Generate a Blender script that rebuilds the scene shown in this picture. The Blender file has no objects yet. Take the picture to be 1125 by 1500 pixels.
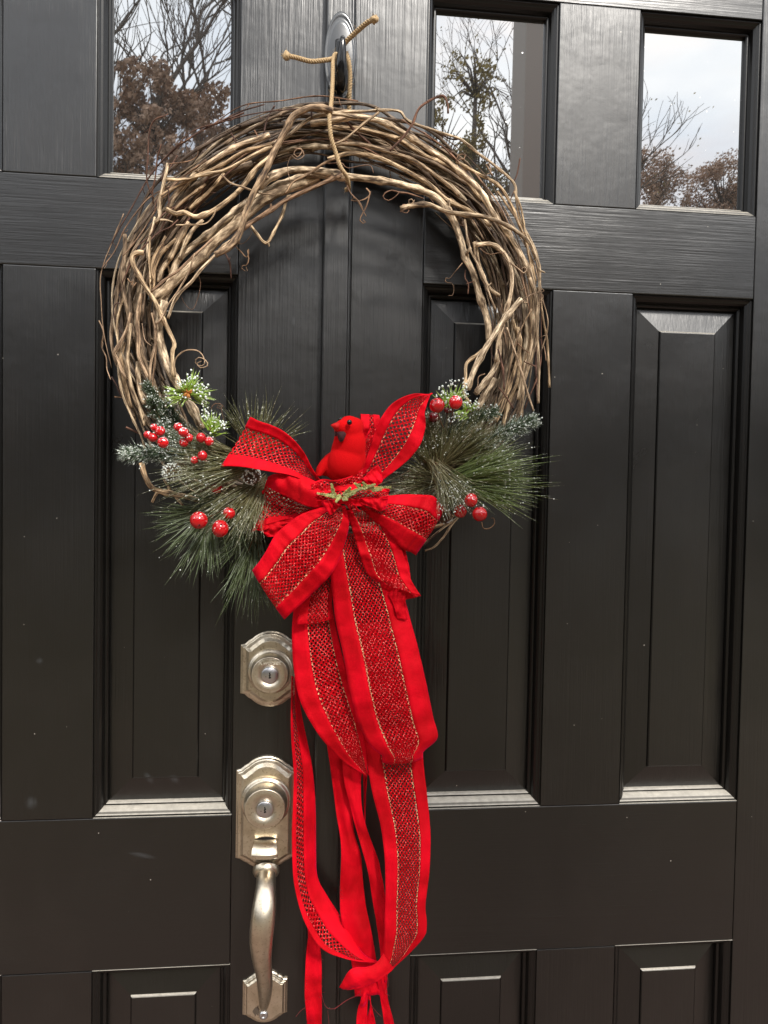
import bpy, math, random
import numpy as np
from mathutils import Vector, Matrix, noise

random.seed(7)
S = bpy.context.scene
COL = S.collection
R = math.radians

# ------------------------------------------------------------------ camera
F_PX = 1085.26
CX, DIST, CZ = -0.0225, 0.87, 1.45
YAW, PIT, ROL = 0.1046, -0.0308, 0.0177
FW = Vector((math.sin(YAW)*math.cos(PIT), math.cos(YAW)*math.cos(PIT), math.sin(PIT)))
R0 = Vector((math.cos(YAW), -math.sin(YAW), 0)); U0 = R0.cross(FW)
RT = math.cos(ROL)*R0 + math.sin(ROL)*U0
UP = -math.sin(ROL)*R0 + math.cos(ROL)*U0
CAM = Vector((CX, -DIST, CZ))
cd = bpy.data.cameras.new('camera'); cam = bpy.data.objects.new('camera', cd); COL.objects.link(cam)
cd.sensor_fit = 'VERTICAL'; cd.sensor_height = 36; cd.sensor_width = 27
cd.lens = F_PX*36/1500; cd.clip_start = .02; cd.clip_end = 500
M = Matrix((RT, UP, -FW)).transposed().to_4x4(); M.translation = CAM
cam.matrix_world = M
S.camera = cam

# ------------------------------------------------------------------ sky, sun, exposure
SUN_EL, SUN_AZ = R(42), R(160)       # azimuth measured clockwise from +y: the sun stands in front of the door
W = bpy.data.worlds.new("World"); S.world = W; W.use_nodes = True
wt = W.node_tree; wt.nodes.clear()
def wn(t, **k):
    n = wt.nodes.new(t)
    for a, b in k.items(): setattr(n, a, b)
    return n
sky = wn('ShaderNodeTexSky', sky_type='NISHITA', sun_disc=False, sun_elevation=SUN_EL, sun_rotation=SUN_AZ, dust_density=2.0)
tc = wn('ShaderNodeTexCoord'); mp = wn('ShaderNodeMapping'); mp.inputs['Scale'].default_value = (1.6, 1.6, 4.0)
nz = wn('ShaderNodeTexNoise'); nz.inputs['Scale'].default_value = 2.1; nz.inputs['Detail'].default_value = 7; nz.inputs['Roughness'].default_value = .55
nz.inputs['Distortion'].default_value = .4
rp = wn('ShaderNodeValToRGB'); rp.color_ramp.elements[0].position = .36; rp.color_ramp.elements[1].position = .56
rp.color_ramp.elements[0].color = (.25,.25,.25,1)
nz2 = wn('ShaderNodeTexNoise'); nz2.inputs['Scale'].default_value = 1.3; nz2.inputs['Detail'].default_value = 5
cr = wn('ShaderNodeValToRGB')
cr.color_ramp.elements[0].position = .35; cr.color_ramp.elements[0].color = (12.2,13.2,14.6,1)
cr.color_ramp.elements[1].position = .62; cr.color_ramp.elements[1].color = (19.5,19.2,18.6,1)
mx = wn('ShaderNodeMixRGB'); bg = wn('ShaderNodeBackground'); bg.inputs['Strength'].default_value = .1; wo = wn('ShaderNodeOutputWorld')
L = wt.links.new
L(tc.outputs['Generated'], mp.inputs['Vector']); L(mp.outputs[0], nz.inputs['Vector']); L(mp.outputs[0], nz2.inputs['Vector'])
L(nz.outputs['Fac'], rp.inputs['Fac']); L(nz2.outputs['Fac'], cr.inputs['Fac'])
L(rp.outputs['Color'], mx.inputs['Fac']); L(sky.outputs[0], mx.inputs['Color1']); L(cr.outputs['Color'], mx.inputs['Color2'])
L(mx.outputs[0], bg.inputs['Color']); L(bg.outputs[0], wo.inputs['Surface'])
sl = bpy.data.lights.new('sun', 'SUN'); sl.energy = 2.6; sl.angle = R(8); sl.color = (1, .955, .89)
so = bpy.data.objects.new('sun', sl); COL.objects.link(so)
sd = Vector((math.sin(SUN_AZ)*math.cos(SUN_EL), math.cos(SUN_AZ)*math.cos(SUN_EL), math.sin(SUN_EL)))
so.rotation_euler = sd.to_track_quat('Z', 'Y').to_euler()
S.view_settings.view_transform = 'Standard'; S.view_settings.look = 'None'
S.view_settings.exposure = 0.6; S.view_settings.gamma = 1
S.view_settings.use_curve_mapping = False
try:
    S.cycles.transparent_max_bounces = 16; S.cycles.max_bounces = 8; S.cycles.use_denoising = True
except Exception: pass

# ------------------------------------------------------------------ helpers
def P(px, py, y):
    v = FW + ((px-562.5)/F_PX)*RT - ((py-750)/F_PX)*UP
    return CAM + v*((y+DIST)/v.y)
def mpp(y): return (DIST+y)/F_PX     # metres per photo pixel on the plane y
Z = {'A':(150,150,3.2143),'B':(480,130,3.191),'C':(0,220,3.125),'D':(150,380,2.886),'E':(320,560,3.309),
     'F':(560,520,4.327),'G':(320,880,3.309),'H':(320,1160,3.309),'L':(150,350,5.17),'R':(640,280,4.41),
     'K':(160,150,5.114),'N':(180,540,6.82),'X':(0,0,1)}
def zp(z, x, y): o = Z[z]; return (o[0]+x/o[2], o[1]+y/o[2])

class MB:
    def __init__(s): s.v=[]; s.f=[]; s.m=[]; s.uv=[]; s.has=False
    def add(s, verts, faces, mat=0, uvs=None):
        b = len(s.v); s.v += [tuple(p) for p in verts]
        for i, f in enumerate(faces):
            s.f.append([b+k for k in f]); s.m.append(mat)
            if uvs is not None: s.uv.append(uvs[i]); s.has = True
            else: s.uv.append([(0,0)]*len(f))
    def box(s, a, b, mat=0):
        x0,y0,z0 = a; x1,y1,z1 = b
        s.add([(x0,y0,z0),(x1,y0,z0),(x1,y1,z0),(x0,y1,z0),(x0,y0,z1),(x1,y0,z1),(x1,y1,z1),(x0,y1,z1)],
              [(0,3,2,1),(4,5,6,7),(0,1,5,4),(1,2,6,5),(2,3,7,6),(3,0,4,7)], mat)
WL = {}
def link(name, me, parent, loc=None):
    o = bpy.data.objects.new(name, me); COL.objects.link(o)
    if parent: o.parent = parent
    return o
def obj(name, mb, mats, parent=None, smooth=True, loc=None, bevel=0, solid=0):
    """one mesh object; verts are in world space, stored relative to the object's own place"""
    base = WL[parent.name] if parent else (Vector(loc) if loc else Vector((0,0,0)))
    me = bpy.data.meshes.new(name)
    me.from_pydata([(p[0]-base[0], p[1]-base[1], p[2]-base[2]) for p in mb.v], [], mb.f)
    for m in (mats if isinstance(mats,(list,tuple)) else [mats]): me.materials.append(m)
    if any(mb.m): me.polygons.foreach_set('material_index', mb.m)
    if smooth: me.polygons.foreach_set('use_smooth', [True]*len(mb.f))
    if mb.has:
        u = me.uv_layers.new(name='UVMap'); flat = [c for f in mb.uv for p in f for c in p]; u.data.foreach_set('uv', flat)
    me.update()
    o = link(name, me, parent)
    if not parent: o.location = base
    WL[o.name] = base
    if bevel:
        b = o.modifiers.new('bevel', 'BEVEL'); b.width = bevel; b.segments = 2; b.limit_method = 'ANGLE'; b.angle_limit = R(35)
    if solid:
        b = o.modifiers.new('thickness', 'SOLIDIFY'); b.thickness = solid; b.offset = 0
    return o
def thing(name, label, cat, loc, group=None):
    o = bpy.data.objects.new(name, None); COL.objects.link(o); o.location = loc; o.empty_display_size = .05
    o['label'] = label; o['category'] = cat
    if group: o['group'] = group
    WL[o.name] = Vector(loc); return o
def tag(o, label, cat, group=None, kind=None):
    o['label'] = label; o['category'] = cat
    if group: o['group'] = group
    if kind: o['kind'] = kind
    return o
def struct(o): o['kind'] = 'structure'; return o

def crom(pts, n):
    """Catmull-Rom through pts (any dimension), n samples in all, even in control parameter"""
    p = np.array(pts, float); k = len(p)
    if k == 2: t = np.linspace(0,1,n)[:,None]; return p[0]*(1-t)+p[1]*t
    q = np.vstack([2*p[0]-p[1], p, 2*p[-1]-p[-2]])
    seg = np.linalg.norm(np.diff(p[:, :min(3, p.shape[1])], axis=0), axis=1); cum = np.concatenate([[0], np.cumsum(seg)]); cum /= cum[-1]
    out = []
    for s in np.linspace(0,1,n):
        i = min(max(np.searchsorted(cum, s, side='right')-1, 0), k-2)
        t = (s-cum[i])/max(cum[i+1]-cum[i],1e-9); a,b,c,d = q[i:i+4]
        out.append(.5*((2*b)+(c-a)*t+(2*a-5*b+4*c-d)*t*t+(3*b-a-3*c+d)*t**3))
    return np.array(out)

def tube(mb, pts, rad, sides=7, mat=0, cap=True, twist=0):
    pts = [Vector(p) for p in pts]; n = len(pts)
    if not hasattr(rad, '__len__'): rad = [rad]*n
    T = [(pts[min(i+1,n-1)]-pts[max(i-1,0)]).normalized() for i in range(n)]
    N = T[0].orthogonal().normalized(); vs=[]; acc=0; vv=[0]
    for i in range(n):
        N = (N - T[i]*N.dot(T[i])); N = N.normalized() if N.length>1e-8 else T[i].orthogonal().normalized()
        B = T[i].cross(N)
        if i: acc += (pts[i]-pts[i-1]).length; vv.append(acc)
        for k in range(sides):
            a = 2*math.pi*k/sides
            vs.append(pts[i]+(N*math.cos(a)+B*math.sin(a))*rad[i])
    fs=[]; uv=[]
    for i in range(n-1):
        for k in range(sides):
            k2=(k+1)%sides
            fs.append((i*sides+k, i*sides+k2, (i+1)*sides+k2, (i+1)*sides+k))
            u0,u1=k/sides,(k+1)/sides; uv.append([(u0,vv[i]),(u1,vv[i]),(u1,vv[i+1]),(u0,vv[i+1])])
    if cap:
        fs.append(tuple(range(sides))[::-1]); uv.append([(.5,0)]*sides)
        fs.append(tuple((n-1)*sides+k for k in range(sides))); uv.append([(.5,vv[-1])]*sides)
    mb.add(vs, fs, mat, uv)

def sphere(mb, c, r, seg=12, ring=8, mat=0, sc=(1,1,1), noise_amp=0):
    c = Vector(c); vs=[c+Vector((0,0,r*sc[2]))]
    for i in range(1,ring):
        t=math.pi*i/ring
        for k in range(seg):
            a=2*math.pi*k/seg; d=Vector((math.sin(t)*math.cos(a)*sc[0],math.sin(t)*math.sin(a)*sc[1],math.cos(t)*sc[2]))
            q = 1+noise_amp*noise.noise((c+d*r)*400) if noise_amp else 1
            vs.append(c+d*r*q)
    vs.append(c-Vector((0,0,r*sc[2]))); fs=[]
    for k in range(seg): fs.append((0,1+k,1+(k+1)%seg))
    for i in range(ring-2):
        for k in range(seg):
            a=1+i*seg+k; b=1+i*seg+(k+1)%seg; fs.append((a,a+seg,b+seg,b))
    l=len(vs)-1
    for k in range(seg): fs.append((l,l-seg+(k+1)%seg,l-seg+k))
    mb.add(vs,fs,mat)
def lathe(mb, c, prof, axis=(0,-1,0), seg=40, mat=0):
    """prof: list of (radius, distance along axis)"""
    ax=Vector(axis).normalized(); n=ax.orthogonal().normalized(); b=ax.cross(n); c=Vector(c); vs=[]; fs=[]
    for r,h in prof:
        for k in range(seg):
            a=2*math.pi*k/seg; vs.append(c+ax*h+(n*math.cos(a)+b*math.sin(a))*max(r,1e-5))
    for i in range(len(prof)-1):
        for k in range(seg):
            k2=(k+1)%seg; fs.append((i*seg+k,(i+1)*seg+k,(i+1)*seg+k2,i*seg+k2))
    mb.add(vs,fs,mat)

# ------------------------------------------------------------------ materials
def mat(name):
    m = bpy.data.materials.new(name); m.use_nodes = True
    nt = m.node_tree; b = nt.nodes['Principled BSDF']
    def N(t, **k):
        n = nt.nodes.new(t)
        for a, v in k.items():
            if a.startswith('i_'): n.inputs[a[2:].replace('_',' ')].default_value = v
            else: setattr(n, a, v)
        return n
    return m, nt, b, N, nt.links.new
def ramp(N, pts):
    r = N('ShaderNodeValToRGB'); e = r.color_ramp.elements
    while len(e) < len(pts): e.new(.5)
    for i,(p,c) in enumerate(pts): e[i].position = p; e[i].color = (c if len(c)==4 else tuple(c)+(1,))
    return r

def paint(name, grain):           # black semi-gloss paint brushed over wood; grain: 'v' or 'h'
    m, nt, b, N, K = mat(name)
    tc = N('ShaderNodeTexCoord'); mp = N('ShaderNodeMapping')
    sc = (430,430,11) if grain=='v' else (11,430,430)
    mp.inputs['Scale'].default_value = sc; K(tc.outputs['Object'], mp.inputs['Vector'])
    n1 = N('ShaderNodeTexNoise', i_Scale=1.0, i_Detail=4.0, i_Roughness=.6); K(mp.outputs[0], n1.inputs['Vector'])
    mp2 = N('ShaderNodeMapping'); mp2.inputs['Scale'].default_value = tuple(s*.35 for s in sc); K(tc.outputs['Object'], mp2.inputs['Vector'])
    n2 = N('ShaderNodeTexNoise', i_Scale=1.0, i_Detail=3.0); K(mp2.outputs[0], n2.inputs['Vector'])
    n3 = N('ShaderNodeTexNoise', i_Scale=9.0, i_Detail=4.0); K(tc.outputs['Object'], n3.inputs['Vector'])
    # grain is deeper in some patches than in others
    pr = ramp(N, [(.38,(.25,)*3),(.62,(1,)*3)]); K(n3.outputs['Fac'], pr.inputs['Fac'])
    a = N('ShaderNodeMath', operation='ADD'); K(n1.outputs['Fac'], a.inputs[0]); K(n2.outputs['Fac'], a.inputs[1])
    mu = N('ShaderNodeMath', operation='MULTIPLY'); K(a.outputs[0], mu.inputs[0]); K(pr.outputs[0], mu.inputs[1])
    nd = N('ShaderNodeTexNoise', i_Scale=55.0, i_Detail=2.0); K(tc.outputs['Object'], nd.inputs['Vector'])
    ad = N('ShaderNodeMath', operation='MULTIPLY_ADD'); ad.inputs[1].default_value = .18; K(nd.outputs['Fac'], ad.inputs[0]); K(mu.outputs[0], ad.inputs[2])
    bp = N('ShaderNodeBump', i_Strength=(.46 if grain=='v' else .32), i_Distance=.0010); K(ad.outputs[0], bp.inputs['Height'])
    K(bp.outputs[0], b.inputs['Normal'])
    # dust specks
    vo = N('ShaderNodeTexVoronoi', i_Scale=85.0); K(tc.outputs['Object'], vo.inputs['Vector'])
    lt = N('ShaderNodeMath', operation='LESS_THAN'); K(vo.outputs['Distance'], lt.inputs[0])
    sepc = N('ShaderNodeSeparateColor'); K(vo.outputs['Color'], sepc.inputs[0])
    sz = N('ShaderNodeMath', operation='MULTIPLY_ADD'); sz.inputs[1].default_value = .40; sz.inputs[2].default_value = -.335; K(sepc.outputs[0], sz.inputs[0]); K(sz.outputs[0], lt.inputs[1])
    # smeary dust, thin
    n4 = N('ShaderNodeTexNoise', i_Scale=5.0, i_Detail=6.0, i_Roughness=.65, i_Distortion=.6); K(tc.outputs['Object'], n4.inputs['Vector'])
    dr = ramp(N, [(.45,(.0020,.0017,.0014)),(.75,(.0062,.0052,.0043))]); K(n4.outputs['Fac'], dr.inputs['Fac'])
    mx = N('ShaderNodeMixRGB'); mx.inputs['Color2'].default_value = (.32,.3,.26,1); K(lt.outputs[0], mx.inputs['Fac']); K(dr.outputs[0], mx.inputs['Color1'])
    # chalky rub marks
    gp = N('ShaderNodeNewGeometry'); last = mx
    for (px_,py_,w_,h_,ang) in ((208,1253,.016,.0032,.22),(214,1146,.004,.009,-.5),(252,1148,.005,.007,-.6),(46,1176,.007,.008,.2),(58,968,.004,.004,0),(430,470,.002,.006,0)):
        c_ = P(px_,py_,0); mk = N('ShaderNodeMapping', vector_type='TEXTURE'); mk.inputs['Location'].default_value = c_; mk.inputs['Rotation'].default_value = (0,ang,0); mk.inputs['Scale'].default_value = (w_,.2,h_)
        K(gp.outputs['Position'], mk.inputs['Vector']); ln_ = N('ShaderNodeVectorMath', operation='LENGTH'); K(mk.outputs[0], ln_.inputs[0])
        fr_ = N('ShaderNodeMapRange', i_From_Min=1.1, i_From_Max=.1, i_To_Min=0, i_To_Max=.9); K(ln_.outputs['Value'], fr_.inputs['Value'])
        fm = N('ShaderNodeMath', operation='MULTIPLY'); K(fr_.outputs[0], fm.inputs[0]); K(n1.outputs['Fac'], fm.inputs[1])
        m3 = N('ShaderNodeMixRGB'); m3.inputs['Color2'].default_value = (.055,.06,.065,1); K(fm.outputs[0], m3.inputs['Fac']); K(last.outputs[0], m3.inputs['Color1']); last = m3
    K(last.outputs[0], b.inputs['Base Color'])
    rr = N('ShaderNodeMapRange', i_To_Min=.24, i_To_Max=.37); K(n3.outputs['Fac'], rr.inputs['Value']); K(rr.outputs[0], b.inputs['Roughness'])
    b.inputs['Specular IOR Level'].default_value = .92
    return m
PV, PH = paint('black_paint_vertical_grain','v'), paint('black_paint_horizontal_grain','h')

m, nt, b, N, K = mat('moulding_paint')       # glossy black; upward ledges coloured pale for dust and the skylight on them
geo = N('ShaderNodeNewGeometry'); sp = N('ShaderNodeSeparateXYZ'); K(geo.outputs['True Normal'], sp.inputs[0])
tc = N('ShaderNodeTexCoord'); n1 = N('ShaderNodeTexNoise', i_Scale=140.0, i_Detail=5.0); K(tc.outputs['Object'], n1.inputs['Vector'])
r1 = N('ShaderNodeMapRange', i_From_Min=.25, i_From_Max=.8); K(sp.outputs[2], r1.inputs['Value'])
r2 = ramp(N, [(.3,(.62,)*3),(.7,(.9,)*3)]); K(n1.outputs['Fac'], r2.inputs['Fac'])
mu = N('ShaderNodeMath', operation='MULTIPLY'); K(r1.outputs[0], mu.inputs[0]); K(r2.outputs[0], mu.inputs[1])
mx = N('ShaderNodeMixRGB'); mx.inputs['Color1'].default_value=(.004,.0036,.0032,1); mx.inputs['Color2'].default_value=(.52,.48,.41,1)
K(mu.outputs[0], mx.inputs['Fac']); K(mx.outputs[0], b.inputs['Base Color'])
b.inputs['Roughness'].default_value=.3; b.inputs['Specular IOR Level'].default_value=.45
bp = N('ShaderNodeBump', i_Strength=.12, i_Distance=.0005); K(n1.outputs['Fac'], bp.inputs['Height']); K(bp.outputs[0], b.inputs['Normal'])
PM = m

m, nt, b, N, K = mat('reflective_glass')     # double glazing before a dark room: a dark, strongly reflecting pane
b.inputs['Base Color'].default_value=(.41,.41,.405,1); b.inputs['Metallic'].default_value=.97; b.inputs['Roughness'].default_value=.012
tc = N('ShaderNodeTexCoord'); n1 = N('ShaderNodeTexNoise', i_Scale=3.2, i_Detail=1.0); K(tc.outputs['Object'], n1.inputs['Vector'])
bp = N('ShaderNodeBump', i_Strength=.12, i_Distance=.004); K(n1.outputs['Fac'], bp.inputs['Height']); K(bp.outputs[0], b.inputs['Normal'])
vo = N('ShaderNodeTexVoronoi', i_Scale=110.0); K(tc.outputs['Object'], vo.inputs['Vector'])
sepc = N('ShaderNodeSeparateColor'); K(vo.outputs['Color'], sepc.inputs[0])
sz = N('ShaderNodeMath', operation='MULTIPLY_ADD'); sz.inputs[1].default_value=.6; sz.inputs[2].default_value=-.48; K(sepc.outputs[0], sz.inputs[0])
lt = N('ShaderNodeMath', operation='LESS_THAN'); K(vo.outputs['Distance'], lt.inputs[0]); K(sz.outputs[0], lt.inputs[1])
rr = N('ShaderNodeMapRange', i_To_Min=.012, i_To_Max=.5); K(lt.outputs[0], rr.inputs['Value']); K(rr.outputs[0], b.inputs['Roughness'])
MGLASS = m

def bark(name, cols, scale=1.0, rough=.78, coat=.0):
    m, nt, b, N, K = mat(name)
    uv = N('ShaderNodeUVMap'); mp = N('ShaderNodeMapping'); mp.inputs['Scale'].default_value=(5,60,1); K(uv.outputs[0], mp.inputs['Vector'])
    oi = N('ShaderNodeObjectInfo'); vm = N('ShaderNodeVectorMath', operation='ADD'); K(mp.outputs[0], vm.inputs[0])
    cx = N('ShaderNodeCombineXYZ'); ml = N('ShaderNodeMath', operation='MULTIPLY'); ml.inputs[1].default_value=57; K(oi.outputs['Random'], ml.inputs[0]); K(ml.outputs[0], cx.inputs[2]); K(cx.outputs[0], vm.inputs[1])
    n1 = N('ShaderNodeTexNoise', i_Scale=1.0, i_Detail=5.0, i_Roughness=.65); K(vm.outputs[0], n1.inputs['Vector'])
    mp2 = N('ShaderNodeMapping'); mp2.inputs['Scale'].default_value=(9,75,1); K(uv.outputs[0], mp2.inputs['Vector'])
    vm2 = N('ShaderNodeVectorMath', operation='ADD'); K(mp2.outputs[0], vm2.inputs[0]); K(cx.outputs[0], vm2.inputs[1])
    n2 = N('ShaderNodeTexNoise', i_Scale=1.0, i_Detail=3.0); K(vm2.outputs[0], n2.inputs['Vector'])
    # base tone of each strand
    base = ramp(N, [(i/(len(cols)-1), c) for i,c in enumerate(cols)]); K(oi.outputs['Random'], base.inputs['Fac'])
    var = ramp(N, [(.36,(.26,.21,.17)),(.45,(.72,.68,.62)),(.54,(1.1,1.1,1.08)),(.64,(1.85,1.9,1.9))]); K(n1.outputs['Fac'], var.inputs['Fac'])
    mx = N('ShaderNodeMixRGB', blend_type='MULTIPLY'); mx.inputs['Fac'].default_value=1; K(base.outputs[0], mx.inputs['Color1']); K(var.outputs[0], mx.inputs['Color2'])
    st = ramp(N, [(.40,(.30,.25,.21)),(.49,(1,1,1)),(.60,(1.4,1.4,1.4))]); K(n2.outputs['Fac'], st.inputs['Fac'])
    mx2 = N('ShaderNodeMixRGB', blend_type='MULTIPLY'); mx2.inputs['Fac'].default_value=.8; K(mx.outputs[0], mx2.inputs['Color1']); K(st.outputs[0], mx2.inputs['Color2'])
    K(mx2.outputs[0], b.inputs['Base Color']); b.inputs['Roughness'].default_value=rough
    ad = N('ShaderNodeMath', operation='ADD'); K(n1.outputs['Fac'], ad.inputs[0]); K(n2.outputs['Fac'], ad.inputs[1])
    bp = N('ShaderNodeBump', i_Strength=.9, i_Distance=.0011); K(ad.outputs[0], bp.inputs['Height']); K(bp.outputs[0], b.inputs['Normal'])
    b.inputs['Coat Weight'].default_value=coat; b.inputs['Coat Roughness'].default_value=.4
    return m
VINE = bark('shaded_vine_bark', [(.11,.07,.042),(.25,.175,.11),(.075,.045,.03),(.36,.28,.19),(.16,.105,.065),(.12,.095,.075),(.09,.05,.03)])  # ring strands: palette darkened, shade of the gaps put into the colour
WOODY = bark('old_vine_bark', [(.42,.31,.20),(.54,.42,.29),(.36,.26,.16)])
VINEL = bark('lit_tan_vine_bark', [(.33,.22,.125),(.52,.385,.24),(.24,.145,.085),(.60,.46,.31),(.38,.285,.185),(.28,.18,.105),(.48,.34,.20)])  # traced front strands: tan palette raised, lit look put into the colour
TWIG = bark('reddish_twig_bark', [(.10,.045,.03),(.16,.075,.045),(.08,.04,.03)])
TENDRIL = bark('tendril_bark', [(.30,.18,.10),(.20,.10,.06),(.36,.25,.16)])

def simple(name, col, rough=.6, metal=0, spec=.5, bump=0, bs=200, var=0, **kw):
    m, nt, b, N, K = mat(name)
    b.inputs['Base Color'].default_value=tuple(col)+(1,); b.inputs['Roughness'].default_value=rough
    b.inputs['Metallic'].default_value=metal; b.inputs['Specular IOR Level'].default_value=spec
    for k,v in kw.items(): b.inputs[k.replace('_',' ')].default_value=v
    if bump or var:
        tc=N('ShaderNodeTexCoord'); n=N('ShaderNodeTexNoise', i_Scale=float(bs), i_Detail=4.0); K(tc.outputs['Object'], n.inputs['Vector'])
        if bump:
            bp=N('ShaderNodeBump', i_Strength=bump, i_Distance=.001); K(n.outputs['Fac'], bp.inputs['Height']); K(bp.outputs[0], b.inputs['Normal'])
        if var:
            r=ramp(N, [(.3,tuple(c*(1-var) for c in col)),(.7,tuple(min(1,c*(1+var)) for c in col))]); K(n.outputs['Fac'], r.inputs['Fac']); K(r.outputs[0], b.inputs['Base Color'])
    return m

# worn satin nickel: warm, blotchy
m, nt, b, N, K = mat('worn_satin_nickel')
tc=N('ShaderNodeTexCoord'); n1=N('ShaderNodeTexNoise', i_Scale=60.0, i_Detail=6.0, i_Roughness=.6); K(tc.outputs['Object'], n1.inputs['Vector'])
n2=N('ShaderNodeTexNoise', i_Scale=420.0, i_Detail=3.0); K(tc.outputs['Object'], n2.inputs['Vector'])
c=ramp(N,[(.3,(.56,.48,.36)),(.5,(.70,.62,.49)),(.7,(.78,.71,.59))]); K(n1.outputs['Fac'], c.inputs['Fac'])
s=ramp(N,[(.28,(.5,.42,.3)),(.42,(1,1,1))]); K(n2.outputs['Fac'], s.inputs['Fac'])
mx=N('ShaderNodeMixRGB', blend_type='MULTIPLY'); mx.inputs['Fac'].default_value=.7; K(c.outputs[0], mx.inputs['Color1']); K(s.outputs[0], mx.inputs['Color2']); K(mx.outputs[0], b.inputs['Base Color'])
rr=N('ShaderNodeMapRange', i_To_Min=.5, i_To_Max=.24); K(n1.outputs['Fac'], rr.inputs['Value']); K(rr.outputs[0], b.inputs['Roughness'])
b.inputs['Metallic'].default_value=1
bp=N('ShaderNodeBump', i_Strength=.12, i_Distance=.0005); K(n2.outputs['Fac'], bp.inputs['Height']); K(bp.outputs[0], b.inputs['Normal'])
NICKEL=m
STEEL = simple('lock_steel',(.62,.62,.64),.28,1,bump=.05)
DARKHOLE = simple('keyway_dark',(.006,.005,.005),.7)
WORN = simple('bare_worn_metal',(.13,.10,.075),.6,.6,bump=.3,bs=600)
HOOKB = simple('glossy_black_plastic',(.006,.006,.007),.16,0,.5)
HOOKD = simple('hook_disc_plastic',(.045,.048,.052),.22,0,.9,bump=.08,bs=90)
EYEM = simple('bird_eye_black',(.003,.003,.003),.05)
BEAK = simple('bird_beak_red',(.42,.004,.004),.7,0,.2)
MASK = simple('bird_throat_maroon',(.035,.002,.004),.9,bump=.5,bs=900)
FLOCK = simple('red_flocking',(.50,.0012,.003),.9,0,.12,bump=.5,bs=1400,Sheen_Weight=.15,Sheen_Roughness=.5,Sheen_Tint=(1,.03,.03,1))
THREAD = simple('red_loose_thread',(.28,.03,.035),.9)
CONE = simple('pine_cone_scale',(.16,.085,.05),.7,var=.5,bs=300)
CASE = simple('painted_casing',(.012,.012,.012),.35)

m, nt, b, N, K = mat('red_velvet')
uv=N('ShaderNodeUVMap'); mp=N('ShaderNodeMapping'); mp.inputs['Scale'].default_value=(60,1800,1); K(uv.outputs[0], mp.inputs['Vector'])
tc=N('ShaderNodeTexCoord'); n1=N('ShaderNodeTexNoise', i_Scale=26.0, i_Detail=3.0); K(tc.outputs['Object'], n1.inputs['Vector'])
n2=N('ShaderNodeTexNoise', i_Scale=1500.0, i_Detail=1.0); K(tc.outputs['Object'], n2.inputs['Vector'])
c=ramp(N,[(.35,(.46,.0003,.0045)),(.65,(.74,.0005,.0120))]); K(n1.outputs['Fac'], c.inputs['Fac']); K(c.outputs[0], b.inputs['Base Color'])
b.inputs['Roughness'].default_value=.7; b.inputs['Specular IOR Level'].default_value=.12
b.inputs['Sheen Weight'].default_value=.55; b.inputs['Sheen Roughness'].default_value=.3; b.inputs['Sheen Tint'].default_value=(1,.01,.14,1)
ad=N('ShaderNodeMath', operation='MULTIPLY_ADD'); ad.inputs[1].default_value=.12; K(n2.outputs['Fac'], ad.inputs[0]); K(n1.outputs['Fac'], ad.inputs[2])
bp=N('ShaderNodeBump', i_Strength=.7, i_Distance=.0050); K(ad.outputs[0], bp.inputs['Height']); K(bp.outputs[0], b.inputs['Normal'])
VELVET=m

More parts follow.
